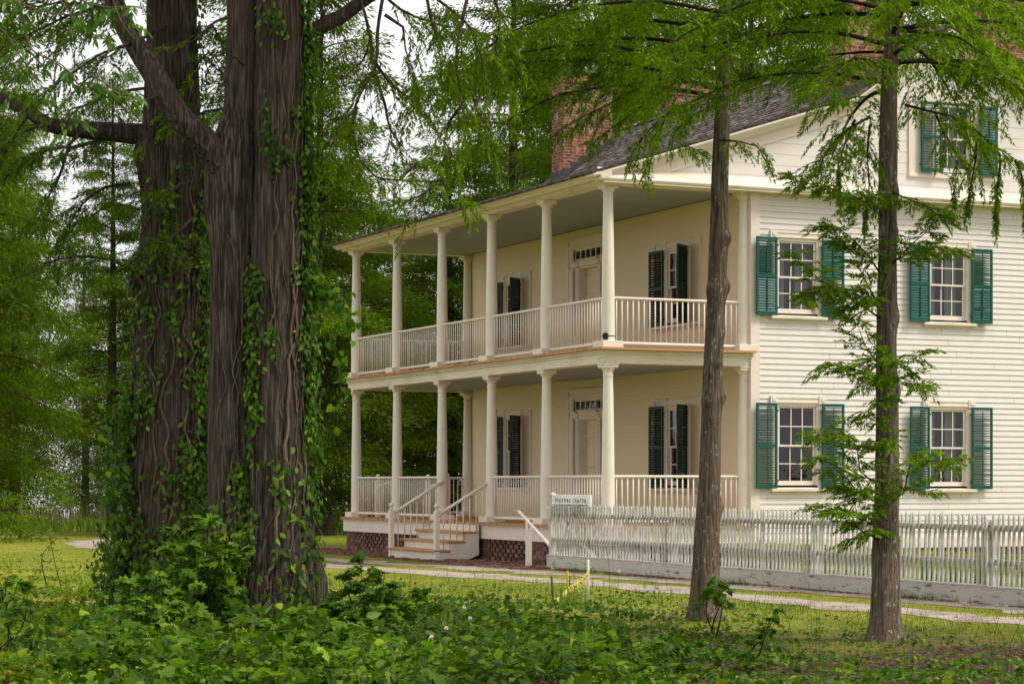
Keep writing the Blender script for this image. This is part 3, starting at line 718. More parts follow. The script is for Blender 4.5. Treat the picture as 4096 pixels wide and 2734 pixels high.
# front steps between the third and fourth columns
sy0, sy1 = 5.12, 7.62
stp = hp(MB().prism([(-.29, .70), (-.29, .10), (-.50, .02), (-1.20, -.02), (-1.20, .16), (-.90, .16), (-.90, .34), (-.58, .34), (-.58, .53), (-.30, .53)], 'y', sy0, sy0+.05)
         .prism([(-.29, .70), (-.29, .10), (-.50, .02), (-1.20, -.02), (-1.20, .16), (-.90, .16), (-.90, .34), (-.58, .34), (-.58, .53), (-.30, .53)], 'y', sy1-.05, sy1)
         .box(-.60, -.575, sy0+.05, sy1-.05, .38, .53).box(-.92, -.895, sy0+.05, sy1-.05, .20, .345).box(-1.225, -1.20, sy0, sy1, -.02, .165).box(-.31, -.285, sy0+.05, sy1-.05, .57, .70), 'porch_steps', M['trim'])
for x0, z in ((-.66, .57), (-.98, .385), (-1.29, .205)):
    MB().bevbox(x0, x0+.37, sy0-.03, sy1+.03, z-.038, z, .006).build('tread', M['deck'], stp)
for y in (sy0+.02, sy1-.03):
    newel(-1.20, y, -.02, 1.14, stp, .05, .052)
    b = MB(); b.tube([(-1.17, y, .90), (-.02, y, 1.58)], .033, 10); b.build('handrail', M['rail'], stp, True)
    for k in range(7):
        x = -1.05+k*.142; zt = .90+(x+1.17)/1.15*.68; zb = .205 if x < -.93 else (.385 if x < -.61 else .57)
        if x > -.31: zb = DK
        b = MB(); b.lathe([(.013, zb), (.013, zt)], 8, c=(x, y, 0)); b.build('baluster', M['rail'], stp, True)

# pierced brick foundation
mb = MB(); rr = np.random.default_rng(9)
def brickrow(fx, a, b, solid):
    """bricks along a line from a to b; fx maps (s, depth, z)"""
    for k in range(5):
        z = .003+k*.0855; s = a+(.06 if k % 2 else 0)
        if solid:
            s = a-(.11 if k % 2 else 0)
            while s < b:
                fx(max(s, a)+.004, min(s+.215, b)-.004, z); s += .22
        else:
            s = a+(.125 if k % 2 else 0.0)
            while s < b-.03:
                fx(s, min(s+.150, b), z); s += .25
def fxf(s0, s1, z):
    j = rr.normal()*.003
    if s1-s0 > .02: mb.box(-.18+j, -.08+j, s0, s1, z, z+.077)
def fxg(s0, s1, z):
    if s1-s0 > .02: mb.box(s0, s1, -.18, -.08, z, z+.077)
edges = []
for i in range(NB+1):
    c = i*BAY; edges.append((max(c-.30, -.18), min(c+.30, LEN+.18)))
for a, b in edges: brickrow(fxf, a, b, True)
for (a0, b0), (a1, b1) in zip(edges[:-1], edges[1:]):
    m = (b0+a1)/2; brickrow(fxf, b0, a1, False)
brickrow(fxg, -.07, .3, True); brickrow(fxg, .3, 2.6, False); brickrow(fxg, 2.6, 14.0, True)
# mortar cores behind the solid piers
for a, b in edges: mb.box(-.168, -.09, a+.01, b-.01, 0, .425)
fo = hp(mb, 'foundation', M['loosebrick'])
mb = MB(); mb.box(.25, .29, -.0, LEN+.1, 0, .42); mb.box(2.6, 13.9, -.16, -.05, 0, .42); hp(mb, 'crawl_shade_sheet', M['dark'])  # black sheet painted in for the shade behind the pierced bricks

# floodlight strapped to the corner column
fl = MB(); fl.bevbox(-.045, .045, -.03, .03, 0, .115, .008)
fo_ = link('floodlight', fl.mesh('floodlight', M['black']), None, (-.108, -.105, UP+.145), (0, 0, -pi/4))
tag(fo_, 'small black boxy lamp strapped to the foot of the upper corner porch column', 'lamp')
b = MB(); 
for k in range(24):
    a0, a1 = 2*pi*k/24, 2*pi*(k+1)/24
    b.add([(.122*cos(a0), .122*sin(a0), 0), (.122*cos(a1), .122*sin(a1), 0), (.122*cos(a1), .122*sin(a1), .018), (.122*cos(a0), .122*sin(a0), .018)], [(0, 1, 2, 3)])
sb = b.build('strap', M['black'], fo_); sb.matrix_parent_inverse = Matrix.Identity(4)
sb.location = Matrix.Rotation(pi/4, 4, 'Z') @ Vector((.108, .105, .055))

# ------------------------------------------------------------------ picket fence, sign, handrails
FX = -1.10
fence = empty('picket_fence', 'old peeling white picket fence with a grey base board in front of the gable wall', 'fence')
rf = np.random.default_rng(21)
pk = []
for v in range(5):
    b = MB(); s = .0135; q = .0155; h = .93+rf.normal()*.006
    V = [(x, y, z) for z in (0, h-.04) for (x, y) in ((-s, -q), (s, -q), (s, q), (-s, q))]+[(-.002, -.004, h), (.004, -.004, h), (.004, .004, h), (-.002, .004, h)]
    b.add(V, [(3, 2, 1, 0)]+[(k*4+i, k*4+(i+1) % 4, k*4+4+(i+1) % 4, k*4+4+i) for k in (0, 1) for i in range(4)]+[(8, 9, 10, 11)])
    pk.append(b.mesh('picket', M['fence']))
ys = np.arange(.02, -17.2, -.1065); top = lambda y: 0.0
restp = MB()
order = list(range(len(ys)))
for k, y in enumerate(ys):
    z = .235+.003*y*.35
    if -14.4 < y < -3.6:
        o = link('picket', pk[k % 5], fence, (FX-.03+rf.normal()*.004, y+rf.normal()*.004, z), (rf.normal()*.012, rf.normal()*.012+.008, pi/4*0+rf.normal()*.05))
    else:
        me = pk[k % 5]; V = np.array([v.co[:] for v in me.vertices]); a = rf.normal()*.014; V2 = V.copy(); V2[:, 1] += V[:, 2]*a
        restp.add(V2+np.array((FX-.03, y, z)), [tuple(p.vertices) for p in me.polygons])
tag(restp.build('picket_rest', M['fence'], fence), kind='stuff').name = 'pickets'
for zc in (.54, .97):
    for a, b_ in ((.05, -4.3), (-4.3, -8.55), (-8.55, -12.72), (-12.72, -17.2)):
        MB().box(FX-.008, FX+.035, b_+.003, a-.003, zc-.037, zc+.037).build('rail', M['board'], fence)  # greyer than the pickets: the shade behind them is put into the colour
for a, b_ in ((.14, -3.45), (-3.45, -8.5), (-8.5, -12.7), (-12.7, -17.2)):
    dz = .002*a
    MB().box(FX-.062, FX-.034, b_+.004, a-.002, .045+dz, .245+dz).box(FX-.07, FX+.05, b_+.004, a-.002, .247+dz, .266+dz).build('base_board', M['board'], fence)
for y in (.09, -4.34, -8.6, -12.72, -16.8):
    zt = 1.33 if y > 0 else 1.06
    b = MB(); b.bevbox(-.05, .05, -.05, .05, 0, zt, .005)
    if y > 0: b.add([(-.06, -.06, zt), (.06, -.06, zt), (.06, .06, zt), (-.06, .06, zt), (-.01, -.03, zt+.06), (.03, .01, zt+.045)], [(0, 1, 5, 4), (1, 2, 5), (2, 3, 4, 5), (3, 0, 4)])
    b.build('post', M['fence'], fence, loc=(FX+.085 if y < 0 else FX+.03, y, 0))
for y in (-2.3, -3.4, -8.5): MB().box(FX-.06, FX+.06, y-.09, y+.09, -.02, .05).build('footing', M['stake_brown'], fence)
sg = MB(); sg.bevbox(-.02, .02, -.76, .76, 0, .30, .006)
sign = sg.build('painted_sign', M['signwhite'], None, loc=(FX+.012, -.72, 1.03), rot=(0, 0, 0))
tag(sign, 'narrow white board lettered VISITORS CENTER above the end of the picket fence', 'sign')
tx = bpy.data.curves.new('lettering', 'FONT'); tx.body = 'ViSiTORS CENTER'.replace('ViSiTORS', 'VISITORS'); tx.size = .125; tx.extrude = .002; tx.offset = .0022; tx.space_character = 1.5; tx.align_x = 'LEFT'; tx.fill_mode = 'BOTH'
to = bpy.data.objects.new('tmp_text', tx); COL.objects.link(to); bpy.context.view_layer.update()
me_t = bpy.data.meshes.new_from_object(to.evaluated_get(bpy.context.evaluated_depsgraph_get())); bpy.data.objects.remove(to)
me_t.materials.clear(); me_t.materials.append(M['black'])
V = np.array([v.co[:] for v in me_t.vertices]); W_ = V[:, 0].max()-V[:, 0].min()
for v in me_t.vertices:
    u = (v.co.x-V[:, 0].min())/W_; v.co.x = u*1.24; v.co.y *= .72*(1+.05*sin(u*40)); v.co.y += .006*sin(u*23)+.012
lt = link('lettering', me_t, sign, (-.0215, .62, .155), (pi/2, 0, -pi/2))
ar = MB(); ar.box(-.0235, -.0205, -.62, .60, .115, .130); ar.add([(-.0235, -.62, .09), (-.0235, -.66, .1225), (-.0235, -.62, .155), (-.0205, -.62, .09), (-.0205, -.66, .1225), (-.0205, -.62, .155)], [(0, 1, 2), (3, 5, 4), (0, 3, 4, 1), (1, 4, 5, 2), (2, 5, 3, 0)])
ar.build('arrow', M['black'], sign)
def ramp_rail(x, y0, z0, label, post):
    o = empty('ramp_handrail', label, 'handrail', (x, y0, 0), group='handrails behind the end of the fence')
    MB().tube([(0, .0, z0+.03), (0, -.03, z0+.03), (0, -2.3, z0-1.0)], .032, 10).build('rail', M['rail'], o, True)
    if post: MB().bevbox(-.045, .045, -.05, .05, .0, z0-.11-.05, .006).build('post', M['rail'], o, loc=(.0, -.45, 0))
ramp_rail(-.95, 1.80, .98, 'sloping white handrail on a square post left of the fence end', True)
ramp_rail(-.42, 1.62, 1.04, 'short end of a second white handrail just above the fence end', False)
mb = MB(); mb.box(-.80, -.77, -4.2, .05, -.02, .13); mb.box(-.78, -.3, -4.2, -.0, -.02, .02)
tag(mb.build('cellar_ramp', M['trim']), 'low white edge board of a ramp showing beneath the fence', 'ramp')

# ------------------------------------------------------------------ vegetation tools
TPL = {
 'ovate': (np.array([(0, 0), (.28, .27), (.62, .23), (1, 0), (.62, -.23), (.28, -.27)]), [(0, 1, 2, 3), (0, 3, 4, 5)]),
 'heart': (np.array([(0, 0), (-.10, .24), (.12, .46), (.45, .40), (1, 0), (.45, -.40), (.12, -.46), (-.10, -.24)]), [(0, 1, 2, 3, 4), (0, 4, 5, 6, 7)]),
 'lance': (np.array([(0, 0), (.3, .15), (.65, .13), (1, 0), (.65, -.13), (.3, -.15)]), [(0, 1, 2, 3), (0, 3, 4, 5)]),
 'maple': (np.array([(0, 0), (.02, .26), (.30, .52), (.36, .25), (.68, .36), (.66, .12), (1, 0), (.66, -.12), (.68, -.36), (.36, -.25), (.30, -.52), (.02, -.26)]),
           [(0, 1, 2, 3), (0, 3, 4, 5, 6), (0, 6, 7, 8, 9), (0, 9, 10, 11)]),
 'pinna': (np.array([(0, 0), (.45, .5), (1, 0), (.45, -.5)]), [(0, 1, 2, 3)]),
 'blade': (np.array([(0, .5), (0, -.5), (.5, -.4), (.5, .4), (1, 0)]), [(0, 1, 2, 3), (3, 2, 4)]),
}
def unit(a): return a/(np.linalg.norm(a, axis=-1, keepdims=True)+1e-9)
class Leaves:
    def __init__(s): s.parts = []
    def emit(s, tpl, P, D, N, S, W=None, fold=.25, curl=0.0):
        """one leaf of shape tpl at each P, pointing along D with normal N, length S (and width W, else in proportion)"""
        T, F = TPL[tpl]; P = np.asarray(P, float); n = len(P)
        if n == 0: return
        D = unit(np.broadcast_to(D, (n, 3))); N = np.broadcast_to(N, (n, 3)); A = unit(np.cross(N, D)); N = np.cross(D, A)
        S = np.broadcast_to(S, (n,))[:, None, None]; Wd = S if W is None else np.broadcast_to(W, (n,))[:, None, None]
        u = T[None, :, 0:1]; v = T[None, :, 1:2]
        V = P[:, None]+D[:, None]*u*S+A[:, None]*v*Wd+N[:, None]*(-np.abs(v)*fold*Wd-curl*u*u*S)
        s.parts.append((V.reshape(-1, 3), n, len(T), F))
    def mesh(s, name, mats):
        Vs = []; L = []; ST = []; off = 0; lo = 0
        for V, n, k, F in s.parts:
            Vs.append(V); fl = np.array([i for f in F for i in f]); tot = len(fl); base = (np.arange(n)*k+off)[:, None]
            L.append((base+fl[None]).ravel()); sz = np.cumsum([0]+[len(f) for f in F[:-1]])
            ST.append((np.arange(n)[:, None]*tot+sz[None]+lo).ravel()); off += n*k; lo += n*tot
        return fastmesh(name, np.concatenate(Vs), np.concatenate(L), np.concatenate(ST), mats)
    def build(s, name, mats, parent=None, **k): return link(name, s.mesh(name, mats), parent, **k)
UPV = np.array((0, 0, 1.0))
def rot_az(t, a):
    c, s_ = cos(a), sin(a); return np.array((t[0]*c-t[1]*s_, t[0]*s_+t[1]*c, t[2]))
def twig(L, p0, d, ln, R, pl=.075, pw=.013, gap=.0165, droop=.25, end=True):
    """a feathery cypress twig: flat rows of narrow pinnae on both sides"""
    n = max(2, int(ln/gap)); t = (np.arange(n)+.5)/n; d = d/(np.linalg.norm(d)+1e-9)
    P = p0+d*ln*t[:, None]; P[:, 2] -= droop*ln*t*t; T = unit(np.gradient(P, axis=0)) if n > 2 else np.broadcast_to(d, (n, 3))
    nv = unit(UPV+R.normal(size=3)*.45); S_ = unit(np.cross(T, nv)); l = pl*(1-.45*np.abs(t-.35)**1.2)*(1-.3*t)
    for sg in (-1, 1):
        D = unit(T*.75+S_*sg*.8+R.normal(size=(n, 3))*.20+np.array((0, 0, -.10)))
        L.emit('pinna', P, D, unit(nv+R.normal(size=(n, 3))*.5), l*(.8+.4*R.random(n)), pw*(.8+.4*R.random(n)), .1, .06)
    if end: L.emit('pinna', P[-1:], T[-1:], nv, pl*.9, pw, .1, .05)
def limb(L, Wd, pts, r0, r1, R, sec=.15, slen=.55, start=.15, tw=.065, tl=.17, leaf=1.0, droop=.35, pl=.082, pw=.0175, seg=7, bare=0.0, wn=.02):
    """a cypress limb: tapering wood, side branches with drooping tips, twigs and needles"""
    P = resample(pts, .12) if len(pts) > 2 else np.linspace(pts[0], pts[1], 8)
    n = len(P); P = P+np.stack([wob(n, wn) for _ in range(3)], 1)*np.linspace(0, 1, n)[:, None]; rad = np.linspace(r0, r1, n)
    Wd.tube(P, rad, seg); cl = np.concatenate(([0], np.cumsum(np.linalg.norm(np.diff(P, axis=0), axis=1)))); tot = cl[-1]
    T = unit(np.gradient(P, axis=0)); s = start*tot; side = 1
    while s < tot:
        t = s/tot; j = min(n-1, int(np.searchsorted(cl, s))); side = -side
        a = radians(R.uniform(40, 75))*side; d = rot_az(T[j], a); d[2] = d[2]*.5+R.normal()*.22; d = d/np.linalg.norm(d)
        ln = slen*(1.05-.6*t)*R.uniform(.55, 1.2); m = 6; tt = np.linspace(0, 1, m)
        Q = P[j]+d*ln*tt[:, None]; Q[:, 2] -= droop*ln*tt**2
        Wd.tube(Q, np.linspace(max(.004, r1*.8), .002, m), 4, caps=False)
        if R.random() > bare:
            k = max(2, int(ln/tw)); QT = unit(np.gradient(Q, axis=0))
            for i in range(k):
                f = (i+.6)/k; x = f*(m-1); i0 = min(m-2, int(x)); q = Q[i0]+(Q[i0+1]-Q[i0])*(x-i0); sd = 1 if i % 2 else -1
                if R.random() > leaf: continue
                dd = rot_az(QT[i0], radians(R.uniform(35, 70))*sd); dd[2] += R.normal()*.25-.08
                twig(L, q, dd, tl*(1.15-.5*f)*R.uniform(.6, 1.25), R, pl, pw)
            twig(L, Q[-1], QT[-1], tl*.9, R, pl, pw)
        s += sec*R.uniform(.6, 1.4)
    twig(L, P[-1], T[-1], tl*1.3, R, pl, pw)
def trunk_mesh(name, C, r, mat, seg=40, flutes=(0, 0), rough=.03, seed=0, knots=(), step=.05, flare=None):
    """a round trunk through centres C with radii r; flutes=(count, depth)"""
    R = np.random.default_rng(seed); C = np.asarray(C, float); r = np.asarray(r, float); o = np.argsort(C[:, 2]); C = C[o]; r = r[o]
    z = np.arange(C[0, 2], C[-1, 2]+step, step); n = len(z); x = np.interp(z, C[:, 2], C[:, 0]); y = np.interp(z, C[:, 2], C[:, 1]); rr = np.interp(z, C[:, 2], r)
    k = np.hanning(13); k /= k.sum(); pad = lambda a: np.convolve(np.pad(a, 6, mode='edge'), k, 'valid'); x, y, rr = pad(x), pad(y), pad(rr)
    a = np.arange(seg)*2*pi/seg; A, Z = np.meshgrid(a, z); rad = np.repeat(rr[:, None], seg, 1)
    if flutes[0]:
        ph = R.random(8)*6.28; f = np.zeros_like(A)
        for i, kf in enumerate((flutes[0], flutes[0]*1+2, flutes[0]*2+1, flutes[0]*3+2)):
            f += (np.abs(np.sin(A*kf/2+ph[i]+.35*np.sin(Z*(.5+.3*i)+ph[i+4])))-.6)*(.9, .6, .5, .35)[i]
        low = np.clip(1.5-Z*.6, .55, 1.5); rad *= 1+flutes[1]*f*low
    rad *= 1+rough*(R.normal(size=rad.shape))*.35
    kz = int(n*step/.55)+3; G_ = R.normal(size=(kz, seg)); fz = np.linspace(0, kz-1.001, n); i0 = fz.astype(int); fr_ = (fz-i0)[:, None]; fr_ = fr_*fr_*(3-2*fr_)
    rad *= 1+rough*1.3*(G_[i0]*(1-fr_)+G_[i0+1]*fr_)
    for i in range(3): rad *= 1+rough*np.sin(A*(3+2*i)+Z*(2.1+i)+R.random()*6)*.7
    for (kz, ka, kh, ks) in knots:
        da = np.angle(np.exp(1j*(A-ka))); rad += kh*np.exp(-((Z-kz)/ks)**2-(da*rr[:, None]/ks)**2)
    V = np.stack((x[:, None]+rad*np.cos(A), y[:, None]+rad*np.sin(A), Z), 2).reshape(-1, 3); i = np.arange(n-1)[:, None]*seg; j = np.arange(seg)[None]; jn = (j+1) % seg
    Q = np.stack((i+j, i+jn, i+seg+jn, i+seg+j), 2).reshape(-1); 
    return fastmesh(name, V, Q, np.arange(0, len(Q), 4), mat, True)
def px_trunk(d, rows, z_ext=None, lean=0):
    """centres and radii from the trunk's left and right outline at each height, at distance d"""
    C = []; r = []
    for v, a, b in rows: C.append(at((a+b)/2, v, d)); r.append((b-a)/2*d/FPX)
    return np.array(C), np.array(r)
def tree(name, label, cat='tree', group=None): return empty(name, label, cat, group=group)
VR = (sin(TH)*0+ct, -st, 0); VRIGHT = np.array((ct, -st, 0.0)); VFWD = np.array((st, ct, 0.0))

# ------------------------------------------------------------------ two slim cypresses in front of the fence
def slim(name_label, d, rows, ext, limbs, seed, knots, hang, shoots, leafp=1.0):
    R = np.random.default_rng(seed); t = tree('slim_cypress', name_label, group='slim cypress trees before the fence')
    C, r = px_trunk(d, rows); C[:, 2] = np.maximum(C[:, 2], -.08); o = np.argsort(C[:, 2]); C, r = C[o], r[o]
    topc = C[-1]; C = np.vstack((C, topc+np.array((.05, .02, ext*.5)), topc+np.array((.02, .05, ext)))); r = np.concatenate((r, [r[-1]*.7, .03]))
    link('trunk', trunk_mesh('trunk', C, r, M['bark_slim'], 36, (5, .025), .022, seed, knots, .04), t)
    W = MB(); L = Leaves()
    ctr = lambda z: np.array((np.interp(z, C[:, 2], C[:, 0]), np.interp(z, C[:, 2], C[:, 1]), z)); rz = lambda z: np.interp(z, C[:, 2], r)
    for (z, azd, ln, rise, drp) in limbs:
        a = radians(azd); dr = VRIGHT*cos(a)+VFWD*sin(a); p0 = ctr(z)+dr*rz(z)*.7
        pts = [p0+dr*ln*s+UPV*(rise*ln*s-drp*ln*s**2.2) for s in (0, .25, .5, .75, 1)]
        limb(L, W, pts, min(.026, .006+.009*ln), .004, R, sec=.115, slen=.26*ln+.12, tl=.18, leaf=leafp, droop=.4, start=.18)
    for pl in hang:
        pts = [at(u, v, d+dd) for u, v, dd in pl]; limb(L, W, pts, .014, .004, R, sec=.07, slen=.24, tl=.14, tw=.05, droop=.45, start=.1, pl=.065)
    for (v, pl) in shoots:
        z = CZ-(v-HZ)*d/FPX; c = ctr(z); pts = [c]+[at(u, vv, d+dd) for u, vv, dd in pl]
        limb(L, W, pts, .011, .003, R, sec=.055, slen=.26, tl=.15, tw=.042, droop=.1, start=.15, pl=.075, pw=.0185, wn=.008)
    shade_auto(W.build('branches', M['twig'], t), 60); L.build('crown', M['cypress'], t)
    return t
R_ = np.random.default_rng(101)
def rand_limbs(n, z0, z1, l0, l1, bias=None, rr=R_, rise=(.0, .35), drp=(.2, .6)):
    out = []
    for i in range(n):
        z = z0+(z1-z0)*(i+rr.random())/n; az = (i*137.5+rr.uniform(-25, 25)) % 360
        if bias is not None and rr.random() < bias[1]: az = bias[0]+rr.normal()*35
        out.append((z, az, rr.uniform(l0, l1), rr.uniform(*rise), rr.uniform(*drp)))
    return out
mid_rows = [(2500, 2735, 2905), (2470, 2748, 2893), (2400, 2758, 2884), (2298, 2766, 2878), (1934, 2793, 2881), (1750, 2802, 2881), (1571, 2810, 2890), (1465, 2815, 2891), (1160, 2830, 2903), (955, 2838, 2914), (700, 2848, 2913), (528, 2854, 2919), (340, 2863, 2922), (0, 2876, 2929)]
dm = 25.1; zv = lambda v, d: CZ-(v-HZ)*d/FPX
slim('slim cypress trunk with pale lichen flecks and a stick leaning on its foot', dm, mid_rows, 3.2,
     rand_limbs(16, zv(60, dm), zv(-750, dm), 1.6, 2.9, (180, .45), drp=(.1, .4))+[(zv(390, dm), 172, 2.6, .30, .42), (zv(360, dm), 188, 3.2, .34, .36), (zv(300, dm), 200, 3.0, .30, .35), (zv(200, dm), 160, 3.3, .30, .40), (zv(120, dm), 178, 3.4, .22, .40), (zv(50, dm), 205, 3.2, .12, .38)],
     7, [(zv(955, dm), -1.0, .045, .07), (zv(1150, dm), -.3, .05, .09), (zv(1160, dm), -2.7, .045, .08), (zv(1590, dm), -.5, .05, .07), (zv(1600, dm), -2.7, .035, .07), (zv(2030, dm), -.4, .045, .08), (zv(1450, dm), -1.5, .035, .05), (zv(1330, dm), -.9, .03, .05), (zv(1680, dm), -1.9, .02, .05), (zv(700, dm), -1.5, .02, .05)],
     [[(2840, 380, -.2), (2720, 430, -.4), (2600, 520, -.5), (2520, 640, -.5), (2570, 690, -.5)], [(2860, 420, .2), (2760, 470, .2), (2690, 560, .1), (2790, 600, .1)], [(2700, 330, -.5), (2560, 430, -.6), (2440, 520, -.7), (2390, 560, -.7)],
      [(2640, 300, -.3), (2470, 400, -.3), (2330, 470, -.4), (2240, 520, -.4)], [(2880, 560, -.2), (2960, 570, -.4), (3030, 590, -.5), (3060, 630, -.5)], [(2700, 400, .3), (2640, 520, .3), (2600, 620, .3)]],
     [], 1.0)
dr_ = 21.9
right_rows = [(2600, 3440, 3640), (2560, 3462, 3622), (2500, 3478, 3607), (2453, 3483, 3603), (2200, 3493, 3597), (1985, 3498, 3593), (1585, 3506, 3593), (1414, 3504, 3586), (1057, 3512, 3584), (700, 3515, 3590), (540, 3517, 3585), (325, 3525, 3588), (135, 3542, 3599), (0, 3547, 3604)]
slim('slim cypress trunk sprouting leafy side shoots, its crown over the gable', dr_, right_rows, 3.0,
     rand_limbs(20, zv(270, dr_), zv(-650, dr_), 1.2, 2.3, drp=(.1, .4))+[(zv(330, dr_), 178, 1.9, .25, .35), (zv(250, dr_), 20, 2.2, .2, .45), (zv(180, dr_), 200, 2.1, .2, .35), (zv(120, dr_), 330, 2.3, .1, .35), (zv(60, dr_), 165, 2.3, .15, .4), (zv(20, dr_), 10, 2.3, .15, .4), (zv(-30, dr_), 190, 2.4, .1, .4), (zv(300, dr_), 240, 1.6, .2, .4), (zv(220, dr_), 290, 1.7, .2, .4), (zv(350, dr_), 100, 2.0, .1, .4), (zv(150, dr_), 60, 2.3, .1, .4)],
     19, [(zv(1560, dr_), -.4, .03, .08), (zv(1580, dr_), -2.4, .025, .07), (zv(1930, dr_), -.5, .04, .10), (zv(2110, dr_), -2.3, .03, .08), (zv(1270, dr_), -.2, .03, .10), (zv(770, dr_), -.4, .025, .06), (zv(930, dr_), -.6, .02, .05), (zv(1820, dr_), -1.2, .02, .05)],
     [[(3480, 470, -.2), (3420, 500, -.4), (3340, 560, -.5), (3290, 640, -.5), (3240, 660, -.5)], [(3480, 500, 0), (3470, 620, -.2), (3480, 760, -.3), (3470, 830, -.3)], [(3420, 480, 0), (3380, 560, .2), (3350, 650, .2), (3380, 740, .2)],
      [(3620, 420, -.2), (3740, 450, -.4), (3860, 480, -.5), (3950, 560, -.5), (4060, 640, -.5)], [(3860, 480, -.4), (3905, 560, -.35), (3890, 680, -.3), (3870, 790, -.3)], [(3950, 560, -.5), (4000, 620, -.4), (3985, 720, -.4), (3975, 830, -.4)], [(3740, 450, -.3), (3780, 540, -.2), (3825, 640, -.1), (3815, 730, -.1)], [(4060, 640, -.5), (4085, 700, -.5), (4092, 790, -.5)]],
     [(880, [(3440, 800, -.3), (3330, 760, -.5), (3180, 720, -.6)]), (760, [(3640, 800, -.3), (3720, 830, -.4), (3760, 870, -.5)]), (1130, [(3420, 960, -.3), (3330, 900, -.5)]), (1290, [(3400, 1190, -.3), (3290, 1130, -.5), (3200, 1040, -.6)]),
      (1290, [(3440, 1080, -.3), (3380, 980, -.4), (3340, 940, -.4)]), (1250, [(3380, 1150, -.4), (3300, 1160, -.5), (3240, 1180, -.6)]), (1080, [(3640, 980, -.3), (3700, 930, -.4), (3760, 860, -.5)]), (1060, [(3660, 1000, .2), (3740, 990, .1), (3800, 1000, .1)]),
      (1500, [(3460, 1380, -.3), (3430, 1300, -.4)]), (1540, [(3430, 1480, -.3), (3330, 1460, -.5)]), (1480, [(3600, 1430, -.4), (3670, 1410, -.5)]), (1560, [(3600, 1510, -.4), (3670, 1530, -.5)]),
      (1960, [(3440, 1880, -.3), (3430, 1800, -.4), (3370, 1750, -.5), (3280, 1740, -.5)]), (2030, [(3420, 1950, -.4), (3360, 1870, -.5), (3300, 1840, -.6)]), (2020, [(3620, 1960, -.3), (3640, 1860, -.4), (3760, 1840, -.5), (3810, 1830, -.5)]), (1830, [(3480, 1770, -.4), (3550, 1750, -.5)]),
      (2170, [(3430, 2110, -.4), (3400, 2050, -.5), (3290, 2030, -.6)]), (2120, [(3430, 2060, -.3), (3410, 1990, -.4)]), (1700, [(3470, 1640, -.3), (3520, 1600, -.4)])], 1.0)

# ------------------------------------------------------------------ the old cypresses on the left
k_ = 1.7437
A_rows = [(1450, 235, 500), (1380, 255, 495), (1300, 275, 487), (1150, 294, 480), (1000, 299, 478), (850, 305, 476), (700, 311, 476), (645, 303, 476), (600, 306, 474), (560, 324, 472), (480, 329, 472), (360, 316, 466), (320, 326, 462), (250, 333, 458), (100, 338, 452), (0, 336, 448)]
Bm_rows = [(1480, 470, 605), (1350, 476, 600), (1200, 477, 590), (1000, 478, 590), (800, 482, 592), (600, 483, 592), (480, 478, 594), (400, 470, 596), (340, 484, 598), (250, 516, 600), (110, 519, 600), (0, 521, 600)]
Br_rows = [(1530, 520, 740), (1440, 538, 752), (1380, 548, 738), (1300, 562, 728), (1150, 572, 714), (1000, 574, 706), (800, 576, 701), (600, 580, 700), (400, 584, 698), (150, 588, 699), (0, 590, 697)]
sc_ = lambda rows: [(a*k_, b*k_, c*k_) for a, b, c in rows]
dA, dB = 25.0, 22.5
def ext_up(C, r, h, k=.8):
    o = np.argsort(C[:, 2]); C, r = C[o], r[o]
    return np.vstack((C, C[-1]+np.array((0, 0, h/2)), C[-1]+np.array((.1, .1, h)))), np.concatenate((r, [r[-1]*.92, r[-1]*k]))
RA = np.random.default_rng(33)
treeA = tree('old_cypress', 'massive dark cypress with one thick limb reaching left, behind the twin trunk', group='old cypresses hung with vines')
CA, rA = ext_up(*px_trunk(dA, sc_(A_rows)), 3.0); CA[:, 2] = np.maximum(CA[:, 2], -.1+np.arange(len(CA))*.001)
link('trunk', trunk_mesh('trunk', CA, rA, M['bark_big'], 150, (9, .032), .016, 3, [(zv(640*k_, dA), pi*.98, .05, .16), (zv(350*k_, dA), pi, .06, .14)], .04), treeA)
W = MB(); L = Leaves()
def wood(W, pts, r0, r1, seg=14): P = resample(pts, .1); W.tube(P+np.stack([wob(len(P), .02) for _ in range(3)], 1)*np.linspace(0, 1, len(P))[:, None], np.linspace(r0, r1, len(P)), seg); return P
wood(W, [at(u*k_, v*k_, dA+dd) for u, v, dd in ((400, 310, .1), (330, 308, -.05), (250, 303, -.2), (170, 296, -.3), (110, 285, -.35), (70, 258, -.35), (30, 238, -.3), (-60, 200, -.3))], .135, .045)
